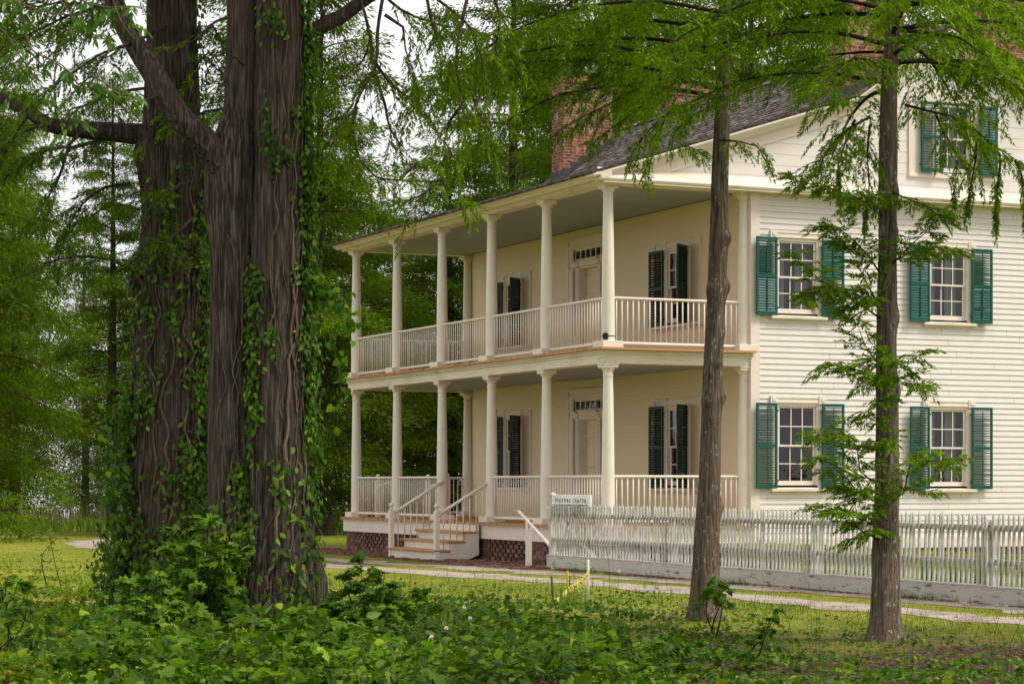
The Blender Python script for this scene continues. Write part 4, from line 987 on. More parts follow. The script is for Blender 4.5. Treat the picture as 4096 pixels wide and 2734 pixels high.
for pts in ([(300, 300, 0), (200, 330, -.3), (100, 350, -.4), (0, 420, -.5)], [(200, 296, -.3), (160, 330, -.5), (130, 420, -.6), (60, 520, -.7)], [(110, 285, -.35), (60, 300, -.5), (10, 330, -.6)], [(70, 258, -.35), (40, 300, -.4), (0, 380, -.5), (-40, 460, -.5)],
            [(330, 640, -.3), (270, 600, -.6), (200, 590, -.9), (120, 600, -1.2), (40, 640, -1.4)], [(320, 480, .3), (250, 470, .5), (180, 520, .7)], [(360, 200, .2), (280, 210, .4), (200, 240, .5), (120, 260, .6)], [(380, 60, -.3), (300, 100, -.6), (220, 130, -.9), (140, 190, -1.2), (80, 230, -1.4)],
            [(340, -30, .2), (240, 10, .2), (150, 40, .2), (60, 80, .2), (-40, 140, .2)], [(360, -80, 0), (280, -30, -.5), (200, 60, -.8), (130, 110, -1.0)], [(440, 500, -.4), (400, 540, -.8), (360, 580, -1.0)], [(330, -150, 0), (180, -60, .3), (60, 0, .4), (0, 60, .4)], [(420, 420, -.5), (380, 440, -.8), (330, 430, -1.1), (290, 450, -1.2)],
            [(300, -60, .4), (200, -20, .6), (120, 10, .6), (30, 20, .6)], [(440, 160, -.3), (480, 120, -.4), (500, 150, -.4)], [(450, 90, -.2), (490, 60, 0), (515, 110, .2)], [(300, 420, .2), (240, 430, .2), (190, 470, .2), (150, 540, .2)]):
    limb(L, W, [at(u*k_, v*k_, dA+dd) for u, v, dd in pts], .022, .005, RA, sec=.10, slen=.6, tl=.18, leaf=.85, droop=.3, bare=.08)
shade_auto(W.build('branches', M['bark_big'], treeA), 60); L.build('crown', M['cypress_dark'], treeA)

treeB = tree('old_cypress', 'massive twin trunked cypress draped with vines in front of the porch', group='old cypresses hung with vines')
Cm, rm = ext_up(*px_trunk(dB, sc_(Bm_rows)), 3.0); Cr, rr_ = ext_up(*px_trunk(dB-.15, sc_(Br_rows)), 3.0)
for C in (Cm, Cr): C[:, 2] = np.maximum(C[:, 2], -.1+np.arange(len(C))*.001)
link('trunk', trunk_mesh('trunk', Cm, rm, M['bark_big'], 120, (8, .028), .016, 5, [(zv(180*k_, dB), pi, .05, .07), (zv(480*k_, dB), pi*.85, .05, .16), (zv(1000*k_, dB), -.9, .02, .2)], .04), treeB)
link('trunk', trunk_mesh('trunk', Cr, rr_, M['bark_big'], 150, (10, .032), .016, 8, [(zv(1330*k_, dB), -.25, .07, .30)], .04), treeB)
W = MB(); L = Leaves()
wood(W, [at(u*k_, v*k_, dB+dd) for u, v, dd in ((545, 440, .05), (505, 385, -.1), (480, 340, -.2), (440, 300, -.3), (400, 255, -.35), (370, 205, -.4), (335, 145, -.4), (305, 95, -.4), (275, 40, -.4), (245, -60, -.4))], .155, .085, 20)
wood(W, [at(u*k_, v*k_, dB+dd) for u, v, dd in ((640, 130, .1), (700, 78, .1), (740, 58, .1), (780, 38, .1), (850, -8, .1), (960, -70, .1), (1060, -120, .1))], .085, .04, 14)
for pts in ([(1540, -60, .1), (1510, 120, 0), (1500, 270, -.1), (1420, 420, -.2), (1412, 560, -.2), (1440, 640, -.2), (1500, 705, -.2), (1740, 735, -.2), (1860, 800, -.2)], [(1876, -40, .2), (1840, 120, .1), (1822, 250, 0), (1845, 400, -.1), (1858, 500, -.1)], [(1845, 300, 0), (1890, 380, .1), (1910, 450, .1), (1960, 520, .1)],
            [(1420, -60, 0), (1460, 60, 0), (1480, 150, 0), (1450, 240, .1), (1380, 300, .1)], [(1540, 60, 0), (1610, 110, .1), (1620, 200, .1), (1650, 280, .1)], [(1500, 250, 0), (1560, 330, .2), (1620, 380, .2), (1700, 400, .2)], [(1430, 430, -.2), (1360, 500, -.3), (1320, 600, -.3)], [(1500, 300, 0), (1540, 420, .1), (1560, 520, .1), (1620, 600, .1)],
            [(1700, -60, .3), (1720, 60, .3), (1760, 200, .3), (1800, 300, .3)], [(1850, 420, 0), (1800, 480, .1), (1780, 560, .1), (1820, 620, .1)], [(1960, -60, .5), (2000, 80, .5), (1980, 200, .5), (2030, 320, .5)], [(1300, 40, .2), (1260, 160, .2), (1300, 260, .2)], [(1740, 735, -.2), (1690, 780, -.3), (1640, 800, -.3)], [(1600, 715, -.2), (1660, 660, -.1), (1700, 640, -.1)],
            [(1500, -60, .6), (1600, 40, .7), (1720, 90, .8), (1860, 120, .8)], [(1640, -80, .2), (1780, 20, .3), (1900, 140, .4), (1940, 280, .4)]):
    limb(L, W, [at(u, v, dB+dd) for u, v, dd in pts], .020, .005, RA, sec=.12, slen=.5, tl=.18, leaf=.9, droop=.45, bare=.15, start=.2)
for pts in ([(520, 40, -.4), (480, 60, -.6), (440, 100, -.7), (400, 110, -.7)], [(560, 150, -.4), (520, 120, -.6), (470, 140, -.8)], [(500, 330, .2), (460, 280, .3), (430, 240, .3)], [(510, 250, .1), (470, 255, .2), (420, 280, .3)], [(300, 100, -.5), (250, 120, -.6), (200, 180, -.7), (150, 230, -.7)], [(380, 210, -.4), (330, 230, -.6), (280, 215, -.7), (240, 205, -.7)], [(420, 270, -.3), (390, 260, -.3), (350, 290, -.3), (330, 330, -.3)]):
    limb(L, W, [at(u*k_, v*k_, dB+dd) for u, v, dd in pts], .016, .004, RA, sec=.16, slen=.35, tl=.14, leaf=.6, droop=.3, bare=.3)
shade_auto(W.build('branches', M['bark_big'], treeB), 60); L.build('crown', M['cypress'], treeB)

# ------------------------------------------------------------------ vines on the trunks
def on_trunk(C, r, z, a, off=.0):
    return np.array((np.interp(z, C[:, 2], C[:, 0])+(np.interp(z, C[:, 2], r)+off)*cos(a), np.interp(z, C[:, 2], C[:, 1])+(np.interp(z, C[:, 2], r)+off)*sin(a), z))
FACE = math.atan2(-VFWD[1], -VFWD[0])               # side of a trunk that faces the photographer; + goes left, - goes right seen from there
def vine(label, C, r, stems, patches, seed, hang=(), tpl='ovate', size=.075):
    R = np.random.default_rng(seed); o = empty('climbing_vine', label, 'vine', group='vines on the old cypresses'); o.location = (0, 0, 0)
    W = MB(); L = Leaves(); so = np.argsort(C[:, 2]); C, r = C[so], r[so]
    for (z0, a0, z1, a1, rad) in stems:
        n = int(abs(z1-z0)/.06)+4; zz = np.linspace(z0, z1, n); aa = np.linspace(a0, a1, n)+wob(n, .22, 9)
        P = np.array([on_trunk(C, r, z, FACE-a, rad*.6+.012) for z, a in zip(zz, aa)]); W.tube(P, np.linspace(rad, rad*.6, n), 6)
    for (zc, ac, sz, sa, n, th) in patches:
        nc = max(3, n//14); ci = R.integers(0, nc, n); z = (zc+R.normal(size=nc)*sz)[ci]+R.normal(size=n)*.10; a = (FACE-ac-R.normal(size=nc)*sa)[ci]+R.normal(size=n)*.13; off = .02+np.abs(R.normal(size=n))*th
        z = np.maximum(z, .03)
        P = np.stack((np.interp(z, C[:, 2], C[:, 0]), np.interp(z, C[:, 2], C[:, 1]), z), 1); nr = np.stack((np.cos(a), np.sin(a), 0*a), 1)
        P += nr*(np.interp(z, C[:, 2], r)*1.03+off)[:, None]; tang = np.stack((-np.sin(a), np.cos(a), 0*a), 1)
        D = unit(-UPV*.7+tang*R.normal(size=(n, 1))*.7+nr*R.uniform(-.1, .5, (n, 1))); N = unit(nr*.8+UPV*.5+R.normal(size=(n, 3))*.35)
        L.emit(tpl, P, D, N, size*R.uniform(.5, 1.25, n), None, .25, .15)
    for pts, n, spread in hang:
        P = resample(pts, .08); W.tube(P+np.stack([wob(len(P), .04) for _ in range(3)], 1), .004, 5); i = R.integers(0, len(P), n); Q = P[i]+R.normal(size=(n, 3))*spread
        L.emit('heart' if R.random() < .6 else tpl, Q, unit(-UPV*.8+R.normal(size=(n, 3))*.6), unit(-VFWD+R.normal(size=(n, 3))*.6+UPV*.4), size*R.uniform(.6, 1.3, n), None, .2, .15)
    W.build('stems', M['vinewood'], o, True); L.build('leaves', M['vine'], o); return o
hB = lambda *p: [at(u, v, dB+dd) for u, v, dd in p]
vine('vine with pale twisting stems and dense leaves on the right of the twin trunk', Cr, rr_,
     [(.05, .35, 3.6, -.75, .022), (2.6, -.62, 5.2, -.75, .014), (.4, -.3, 3.0, -.95, .008), (3.0, .2, 6.5, -.3, .008), (2.2, -.8, 6.6, -.6, .007), (1.0, -1.0, 6.4, -1.1, .010), (1.6, -.5, 3.9, .35, .005), (2.0, -1.0, 4.4, -.6, .006), (2.6, -.2, 4.6, -.7, .004), (1.0, .3, 2.6, -.3, .004)],
     [(5.6, -1.45, 1.0, .16, 900, .05), (3.9, -1.42, .8, .16, 700, .06), (2.4, -1.35, .9, .18, 700, .06), (4.7, -.6, .45, .3, 130, .03), (2.6, .85, .45, .16, 360, .04), (3.4, .8, .3, .14, 170, .03), (1.3, -.6, .6, .4, 90, .03), (.4, -.7, .3, .5, 170, .05), (6.3, .0, .3, .4, 90, .03), (2.0, -.1, .7, .5, 50, .02), (5.1, .3, .4, .25, 70, .03), (.7, .9, .4, .25, 260, .06), (3.2, -.9, .4, .25, 60, .03), (6.4, -1.3, .5, .2, 300, .05)], 51,
     [(hB((1210, 900, -.2), (1240, 1100, -.2), (1270, 1180, -.2), (1330, 1230, -.2)), 60, .06), (hB((1230, 1150, -.2), (1320, 1180, -.2), (1370, 1260, -.2), (1360, 1330, -.2)), 90, .08), (hB((1210, 600, -.1), (1230, 760, -.1), (1240, 950, -.1), (1230, 1200, -.1), (1240, 1500, -.1)), 260, .07), (hB((1340, 1300, -.2), (1370, 1500, -.2), (1350, 1700, -.2)), 34, .04), (hB((1220, 120, 0), (1235, 250, 0), (1225, 400, 0)), 90, .05), (hB((1225, 1500, -.1), (1240, 1750, -.1), (1230, 2000, -.1)), 160, .06)])
vine('thin leafy vine wandering up the left stem of the twin trunk', Cm, rm, [(.1, .1, 3.2, -.3, .010), (.8, .5, 2.8, .3, .008), (1.4, -.3, 4.0, .0, .007)],
     [(1.3, -.5, .35, .3, 120, .03), (.5, .2, .3, .5, 320, .06), (2.1, -.8, .4, .2, 60, .02), (.8, -.8, .4, .3, 200, .05)], 52)
vine('thick mantle of creeper leaves over the foot of the massive left cypress', CA, rA, [(.1, -.3, 4.6, -.75, .018), (.3, .1, 3.4, -.2, .016), (.2, .6, 2.8, .4, .012), (2.0, -.9, 6.0, -.8, .012), (1.4, .2, 5.0, .3, .01)],
     [(.9, 1.15, .6, .3, 1200, .12), (.5, .3, .35, .6, 800, .10), (1.25, -.75, .4, .3, 700, .08), (2.2, -.3, .4, .4, 90, .03), (3.0, .2, .35, .35, 110, .03), (4.0, -.1, .4, .35, 190, .04), (3.6, -1.2, .9, .25, 700, .07), (5.4, -1.25, 1.0, .22, 900, .08), (2.2, -1.25, .8, .2, 600, .08), (4.9, .3, .5, .4, 70, .03), (1.9, 1.3, .6, .2, 420, .08), (2.6, .9, .5, .25, 180, .03)], 53,
     [([at(1260/k_*0+270*k_, 930*k_, dA-.3), at(268*k_, 1050*k_, dA-.4), at(262*k_, 1180*k_, dA-.5), at(250*k_, 1300*k_, dA-.6)], 260, .10)])

# ------------------------------------------------------------------ distant trees
def far_tree_mesh(seed, H, Rr, zb, nl, per, ql, qw, top=.35, flat=.10):
    R = np.random.default_rng(seed); W = MB(); L = Leaves()
    P = resample(np.array([(0, 0, -.3), (.05, .03, H*.3), (-.08, .06, H*.65), (0, 0, H)]), .8); W.tube(P, np.linspace(H*.016+.03, .03, len(P)), 10); W.lathe([(H*.026+.05, -.3), (H*.021+.04, .15), (H*.0165+.03, .9)], 12)
    TW = MB(); PP = []; DD = []
    for i in range(nl):
        f = (i+R.random())/nl; z = zb+(H-zb)*f**.95; ln = Rr*(1-(1-top)*f**1.3)*R.uniform(.6, 1.15)*(.75+.25*min(1, f*6)); az = i*2.39996+R.normal()*.3
        rise = -.05+.6*f+R.normal()*.10; d = np.array((cos(az), sin(az), 0)); tt = np.linspace(0, 1, 7)
        Q = np.array((0, 0, z))+d*ln*tt[:, None]+UPV*(ln*(rise*tt-.30*tt**2.2))[:, None]+np.stack([wob(7, .12), wob(7, .12), wob(7, .05)], 1)
        TW.tube(Q, np.linspace(.014+.008*ln, .008, 7), 5, caps=False)
        for k in range(max(3, int(ln/.20))):
            t = R.uniform(.22, 1.02); x = min(t, .999)*6; i0 = int(x); q = Q[i0]+(Q[i0+1]-Q[i0])*(x-i0); lat = np.array((-d[1], d[0], 0))*R.normal()*.32*ln*.5*(1.1-.6*t)
            c = q+lat+UPV*(R.normal()*.12-.10*np.linalg.norm(lat)); m = per
            off = R.normal(size=(m, 3))*np.array((.34, .34, flat)); PP.append(c+off); 
            DD.append(unit(d*.5+lat*.6+off*1.3+R.normal(size=(m, 3))*.30+np.array((0, 0, -.22))))
    P = np.concatenate(PP); D = np.concatenate(DD); n = len(P); S = ql*R.uniform(.6, 1.3, n)
    L.emit('pinna', P, D, unit(UPV+R.normal(size=(n, 3))*.55), S, qw*R.uniform(.7, 1.3, n), .1, .15)
    return (W.mesh('trunk', M['bark_far'], True), TW.mesh('limbs', M['bark_far'], True), L)
KINDS = {}
def kind(key, mat, *a, **k):
    tm, lm, L = far_tree_mesh(*a, **k); KINDS[key] = (tm, lm, L.mesh('crown', M[mat]))
kind('a', 'far_leaf', 1, 21, 4.8, 1.8, 88, 54, .25, .050)
kind('b', 'far_leaf', 2, 24, 5.2, 3.0, 92, 54, .25, .050)
kind('c', 'far_leaf', 3, 18, 4.6, .9, 90, 54, .25, .050)
kind('d', 'far_leaf_pale', 4, 17, 4.2, 3.0, 52, 24, .22, .06, top=.5, flat=.2)
kind('e', 'far_leaf', 6, 17, 4.4, 1.2, 92, 46, .17, .075, top=.55, flat=.26)
def far_tree(key, u, d, s, label, rz=0.0, sxy=1.0, dz=0.0):
    p = ground_at(u, d); o = empty('background_tree' if key in 'de' else 'background_cypress', label, 'tree', (p[0], p[1], max(-1.2, float(gz(p[0], p[1])))+dz), rz, 'trees behind the house and lawn')
    o.scale = (s*sxy, s*sxy, s)
    for nme, me in zip(('trunk', 'limbs', 'crown'), KINDS[key]): link(nme, me, o)
    return o
FT = [
 ('c', -130, 60, 1.05, 'dense dark cypress at the left edge of the lawn', .3, .78), ('a', 60, 76, .70, 'bright green cypress standing left of the pale water gap', 1.0, .75), ('b', 452, 66, .56, 'dark slender trunked cypress just left of the massive left trunk', 2.0, .8),
 ('d', 340, 96, .8, 'pale thin leaved tree in front of the water on the left', 0, .8), ('c', 800, 88, .7, 'cypress seen low between the massive left trunks', 3.0, 1.0),
 ('a', 1290, 66, .80, 'cypress whose dark trunk stands between the vines and the porch', .6, .95), ('c', 1150, 84, .8, 'cypress half hidden behind the viny right trunk', 4.0, 1.1), ('c', 1500, 92, .74, 'cypress seen through the far left end of the porch', 2.2, 1.2),
 ('c', 1800, 74, .70, 'low spreading cypress filling the lower porch opening', 5.0, 1.15), ('d', 1420, 110, 1.05, 'pale feathery tree far behind the porch roof', 1.2, 1.0), ('b', 2060, 80, .98, 'tall cypress left of the brick chimney', .9, .85), ('b', 2450, 66, .95, 'tall cypress with a bare dark trunk right of the front chimney', 2.6, .75),
 ('a', 2590, 72, 1.05, 'tall cypress directly above the shingle roof', 3.6, .75), ('d', 2330, 95, 1.1, 'pale tree showing past the chimney top', 2.0, 1.0), ('b', 3000, 84, 1.0, 'cypress behind the roof ridge left of the gable peak', 4.4, .9), ('a', 3420, 80, 1.05, 'cypress behind the near chimneys', 5.2, .9), ('d', 3700, 90, 1.2, 'pale tree glimpsed above the gable peak', 3.0, 1.0),
 ('b', 4100, 82, 1.0, 'tall cypress behind the right slope of the gable', .2, 1.0), ('d', 900, 105, 1.0, 'pale far tree seen between the viny trunks', 5.1, 1.0), ('a', 780, 70, .62, 'bright cypress in the gap left of the twin trunk', 4.8, .8),
 ('c', 1690, 96, .74, 'dense low cypress behind the lower porch floor', 2.1, 1.3), ('c', 1010, 66, .85, 'dark cypress directly behind the twin trunk', 3.3, 1.0), ('a', 600, 110, .6, 'far cypress behind the massive left trunk', .7, 1.2), ('a', 2250, 92, 1.0, 'far cypress directly behind the front chimney', 1.9, 1.0), ('a', 2800, 98, 1.1, 'far cypress above the middle of the ridge', 2.9, 1.1), ('e', 440, 106, .74, 'rounded tree far back between the slender trunk and the left cypress', .9, 1.0), ('e', -60, 100, .8, 'rounded broad crowned tree at the back on the far left', .4, 1.1), ('e', 1180, 96, .9, 'rounded broad crowned tree behind the vines of the twin trunk', 1.4, 1.1), ('e', 1640, 104, .62, 'rounded tree low behind the open end of the porch', 2.4, 1.4), ('e', 2080, 104, 1.05, 'rounded broad crowned tree behind the left half of the porch roof', 3.1, 1.1), ('e', 900, 96, .62, 'rounded tree in the gap between the massive trunks', 4.1, 1.1), ('e', 3250, 96, 1.2, 'rounded tall tree behind the roof right of the left slim trunk', 5.0, 1.0), ('b', -120, 92, .9, 'tall cypress far behind the left edge of the lawn', 1.7, 1.1)]
for f in FT: far_tree(*f)
# the old cypresses' high crowns, out of view, added to shade the trunks and undergrowth
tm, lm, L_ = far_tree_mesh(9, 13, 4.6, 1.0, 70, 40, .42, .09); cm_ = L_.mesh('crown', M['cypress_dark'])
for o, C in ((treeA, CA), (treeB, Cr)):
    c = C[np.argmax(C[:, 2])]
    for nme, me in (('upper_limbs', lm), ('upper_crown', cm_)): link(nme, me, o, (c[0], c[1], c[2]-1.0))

# ------------------------------------------------------------------ lawn, ground cover, weeds
RG = np.random.default_rng(77)
def scatter(n, v0, v1, u0=-150, u1=4250):
    v = RG.uniform(v0, v1, n); u = RG.uniform(u0, u1, n); d = np.maximum(CZ*FPX/(v-HZ), 5); r = (u-2048)/FPX*d
    return u, v, d, CX0+r*ct+d*st, CY0-r*st+d*ct
def road_offset(x, y):
    P = np.stack((x, y), 1); best = np.full(len(P), 1e9); off = np.zeros(len(P))
    for i in range(0, len(RC), 2):
        dd = (P-RC[i]); q = (dd**2).sum(1); m = q < best; best[m] = q[m]; off[m] = (dd[m]*RN[i]).sum(1)
    off[best > 9] = 99; return off
def free(x, y, rag=.20):
    o = road_offset(x, y)+RG.normal(size=len(x))*rag
    tr = (np.abs(o-.78) < .34) | (np.abs(o+.80) < .40)
    house_ = (x > -.25) & (y > -.25) & (y < 13.4); path = (x > -1.9) & (x < -.3) & (y > -17) & (y < 13.2)
    return ~((tr & (RG.random(len(x)) < .93)) | house_ | path)
def patchy(x, y, s=1.0): return .5+.25*(np.sin(x*1.7*s+y*.9)+np.sin(x*.6*s-y*1.3*s+2))+.2*np.sin(x*4.1+y*3.3)
def grass(name, n, v0, v1, h0, h1, w, mat, keep=None):
    u, v, d, x, y = scatter(n, v0, v1); m = free(x, y)
    if keep is not None: m &= keep(u, v, d, x, y)
    u, v, d, x, y = (a[m] for a in (u, v, d, x, y)); k = len(x); L = Leaves(); P = np.stack((x, y, gz(x, y)-.005), 1); az = RG.random(k)*6.28
    D = unit(np.stack((np.cos(az), np.sin(az), RG.uniform(.7, 2.6, k)), 1)); H = RG.uniform(h0, h1, k)*(.7+.6*np.clip(patchy(x, y), 0, 1))
    L.emit('blade', P, D, np.stack((np.cos(az), np.sin(az), 0*az), 1), H, w*RG.uniform(.7, 1.3, k), 0, .25)
    return tag(L.build(name, M[mat]), kind='stuff')
lim_cover = lambda u: np.interp(u, [-200, 400, 700, 1250, 1300, 2000, 2600, 3000, 3500, 4300], [2215, 2240, 2330, 2390, 2345, 2350, 2370, 2440, 2500, 2575])
grass('lawn_grass', 150000, 2128, 2620, .014, .042, .009, 'grass', lambda u, v, d, x, y: (v < lim_cover(u)+RG.normal(size=len(u))*30) & (d < 72))
grass('verge_grass', 9000, 2275, 2470, .06, .17, .008, 'meadow', lambda u, v, d, x, y: (np.abs(v-lim_cover(u)-5) < 22+RG.normal(size=len(u))*12) & (u > 1300))
def meadow():
    L = Leaves(); n = 9000; d = RG.uniform(69, 86, n); r = RG.uniform(-.25, .25, n)*d; x = CX0+r*ct+d*st; y = CY0-r*st+d*ct; az = RG.random(n)*6.28
    L.emit('blade', np.stack((x, y, gz(x, y)), 1), unit(np.stack((np.cos(az)*.3, np.sin(az)*.3, np.ones(n)), 1)), np.stack((np.cos(az), np.sin(az), 0*az), 1), RG.uniform(.15, .42, n), .04, 0, .2); tag(L.build('meadow_grass', M['meadow']), kind='stuff')
    L = Leaves(); n = 7000; d = RG.uniform(88, 96, n); r = RG.uniform(-.26, .15, n)*d; x = CX0+r*ct+d*st; y = CY0-r*st+d*ct; az = RG.random(n)*6.28
    L.emit('blade', np.stack((x, y, gz(x, y)), 1), unit(np.stack((np.cos(az)*.2, np.sin(az)*.2, np.ones(n)), 1)), np.stack((np.cos(az), np.sin(az), 0*az), 1), RG.uniform(.5, .95, n), .035, 0, .1); tag(L.build('shore_reeds', M['reed']), kind='stuff')
meadow()
def cover(name, n, mat, u0, u1, vmax, hmax, sz, tpls, dens=1.0, keep=None):
    u, v, d, x, y = scatter(n, 2200, vmax, u0, u1); m = v > lim_cover(u)+RG.normal(size=n)*22; m &= RG.random(n) < np.clip(patchy(x, y, 1.3)*dens+.25, 0, 1)
    if keep is not None: m &= keep(u, v, d, x, y)
    m &= free(x, y); m &= ~((((x+11.7)/1.0)**2+((y+15.7)/1.3)**2 < 1) & (RG.random(n) < .85)); u, v, d, x, y = (a[m] for a in (u, v, d, x, y)); L = Leaves(); k = len(x); ramp_ = np.clip(((v-lim_cover(u)-20)/230), .05, 1)*np.interp(u, [150, 1000, 2300, 2750, 3300], [.8, .9, .85, .42, .28])*np.where((u > 900) & (u < 1330) & (v < 2640), .22, 1.0)
    mound = np.clip(.15+1.0*patchy(x, y, 1.5), .1, 1.6); z = gz(x, y)+.015+hmax*mound*ramp_*RG.beta(2.0, 1.1, k)
    az = RG.random(k)*6.28; D = unit(np.stack((np.cos(az), np.sin(az), RG.normal(size=k)*.45-.2), 1)); N = unit(UPV+RG.normal(size=(k, 3))*.75)
    P = np.stack((x, y, z), 1); pick = RG.integers(0, len(tpls), k)
    for i, tp in enumerate(tpls): q = pick == i; L.emit(tp, P[q], D[q], N[q], sz*(.35+1.15*RG.random(q.sum())**1.5)*(.62+.45*np.clip(ramp_[q]*1.4, 0, 1)), None, .3, .15)
    return tag(L.build(name, M[mat]), kind='stuff')
cover('creeping_ground_cover', 70000, 'cover', -200, 1330, 2820, .24, .058, ('ovate', 'heart', 'lance', 'maple'), 1.1)
cover('trailing_undergrowth', 84000, 'coverdark', 150, 4300, 2830, .42, .078, ('ovate', 'heart', 'ovate', 'lance'), .85, lambda u, v, d, x, y: RG.random(len(u)) < np.where((u < 1000) & (v < np.interp(u, [150, 500, 1000], [2600, 2560, 2460])+RG.normal(size=len(u))*40), 0, np.interp(u, [850, 2600, 3000, 3400, 4100], [1, 1, .7, .36, .28])))  # in the lower left the deep green also carries the trees' shade
cover('tall_broad_weeds', 4200, 'broad', 300, 2500, 2830, .46, .10, ('heart', 'heart', 'maple', 'ovate'), .7, lambda u, v, d, x, y: v > 2450+60*np.sin(u*.009))
def fence_weeds():
    L = Leaves(); n = 2600; y = RG.uniform(-16.5, -.3, n); y = y[RG.random(n) < np.clip(.2+.8*np.sin(y*1.9+1)*np.sin(y*.7), .06, 1)]; n = len(y); x = -1.15+RG.normal(size=n)*.06; az = RG.random(n)*6.28
    L.emit('blade', np.stack((x, y, np.full(n, .0)), 1), unit(np.stack((np.cos(az)*.8-.25, np.sin(az)*.8, RG.uniform(.4, 1.3, n)), 1)), np.stack((np.cos(az), np.sin(az), 0*az), 1), RG.uniform(.05, .17, n), .009, 0, .3); tag(L.build('fence_weeds', M['meadow']), kind='stuff')
fence_weeds()
def litter():
    u, v, d, x, y = scatter(9000, 2380, 2830); m = v > lim_cover(u)+10; x, y = x[m], y[m]; k = len(x); L = Leaves(); az = RG.random(k)*6.28
    L.emit('lance', np.stack((x, y, gz(x, y)+.008), 1), np.stack((np.cos(az), np.sin(az), RG.normal(size=k)*.2), 1), unit(UPV+RG.normal(size=(k, 3))*.3), RG.uniform(.03, .09, k), None, .2, .2); tag(L.build('leaf_litter', M['stickwood']), kind='stuff')
litter()
def wisps():
    """thin upright weed stalks through the cover"""
    W = MB(); 
    u, v, d, x, y = scatter(380, 2330, 2760); m = v > lim_cover(u)
    for X, Y in zip(x[m], y[m]):
        h = RG.uniform(.15, .5); a = RG.random()*6.28; l = RG.uniform(.05, .3)*h; z = float(gz(X, Y)); W.tube([(X, Y, z), (X+cos(a)*l*.3, Y+sin(a)*l*.3, z+h*.6), (X+cos(a)*l, Y+sin(a)*l, z+h)], .0022, 3, caps=False)
    tag(W.build('weed_stalks', M['lily']), kind='stuff')
wisps()

# saplings and leafy young plants (one thing each)
def sapling(name, label, cat, base, tops, n, tpl, size, mat, spread, seed, low=.15, group='leafy young plants in the foreground'):
    R = np.random.default_rng(seed); o = empty(name, label, cat, group=group); W = MB(); L = Leaves()
    for tp in tops:
        b = np.array(base)+R.normal(size=3)*np.array((.05, .05, 0)); tp = np.array(tp); mid_ = (b+tp)/2+R.normal(size=3)*.06; P = resample([b, mid_, tp], .05); W.tube(P, np.linspace(.010, .003, len(P)), 5); ln = len(P)
        nb = max(5, int(np.linalg.norm(tp-b)/.085))
        for k in range(nb):
            j = int(ln*(low+(1-low)*(k+.5)/nb)) ; j = min(j, ln-1); a = R.random()*6.28; bl = spread*R.uniform(.5, 1.2)*(1.15-.75*j/ln); d = np.array((cos(a), sin(a), R.uniform(.1, .6))); Q = np.array([P[j]+d*bl*t+UPV*(-.25*bl*t*t) for t in (0, .35, .7, 1)]); W.tube(Q, np.linspace(.004, .0016, 4), 4, caps=False)
            m = max(3, int(n/(nb*len(tops)))); t = R.uniform(.25, 1.05, m); q = Q[0]+(Q[-1]-Q[0])*t[:, None]; sd = R.choice((-1, 1), m)[:, None]; lat = np.array((-d[1], d[0], 0))
            L.emit(tpl, q, unit(d*.4+lat*sd*.9+R.normal(size=(m, 3))*.35+np.array((0, 0, -.35))), unit(UPV*.9-VFWD*.3+R.normal(size=(m, 3))*.4), size*R.uniform(.5, 1.2, m), None, .25, .22)
    W.build('stems', M['twig'], o, True); L.build('leaves', M[mat], o); return o
S = lambda u, v, d: at(u, v, d)
def G(u, d): p = ground_at(u, d); p[2] = float(gz(p[0], p[1])); return p
sapling('maple_sapling', 'young maple with lobed leaves between the massive trunks', 'sapling', G(800, 21.4), [S(740, 2060, 21.2), S(830, 2080, 21.2), S(910, 2130, 21.2), S(955, 2200, 21.1), S(690, 2200, 21.2), S(860, 2200, 21.0), S(780, 2180, 20.9)], 1700, 'maple', .125, 'broad', .30, 1)
sapling('maple_sapling', 'broad low maple seedling at the foot of the massive left cypress', 'sapling', G(640, 20.4), [S(520, 2330, 20.2), S(640, 2280, 20.2), S(760, 2340, 20.2), S(520, 2450, 20.0), S(780, 2460, 20.0), S(700, 2420, 19.9), S(590, 2400, 19.9)], 1500, 'maple', .115, 'broad', .32, 2)
sapling('maple_sapling', 'dark leaved maple bush standing apart right of the twin trunk before the porch steps', 'sapling', G(1430, 20.6), [S(1440, 2225, 20.6), S(1360, 2300, 20.6), S(1540, 2290, 20.6), S(1625, 2370, 20.5), S(1300, 2400, 20.5), S(1480, 2350, 20.4), S(1400, 2420, 20.3), S(1560, 2440, 20.3)], 2300, 'maple', .105, 'vine', .36, 3)
sapling('leafy_shrub', 'low leafy bush beside the flared right foot of the twin trunk', 'shrub', G(1200, 20.6), [S(1130, 2500, 20.5), S(1240, 2440, 20.5), S(1320, 2430, 20.6)], 420, 'ovate', .085, 'broad', .26, 14)
sapling('leafy_shrub', 'bright shrub with heart shaped leaves at the bottom between maples', 'shrub', G(1180, 18.3), [S(1100, 2480, 18.2), S(1220, 2450, 18.2), S(1330, 2500, 18.2), S(1020, 2560, 18.1), S(1400, 2590, 18.1), S(1180, 2540, 18.0)], 700, 'heart', .115, 'broad', .28, 4)
sapling('leafy_shrub', 'pale green heart leaved plant at the bottom edge near the centre', 'shrub', G(1280, 17.4), [S(1240, 2580, 17.3), S(1380, 2600, 17.3), S(1500, 2640, 17.3)], 200, 'heart', .10, 'broad', .24, 5)
sapling('leafy_shrub', 'dark low brush under the left corner of the picture', 'shrub', G(380, 18.2), [S(300, 2560, 18), S(420, 2540, 18), S(520, 2580, 18), S(220, 2600, 18)], 420, 'ovate', .08, 'vine', .28, 15)
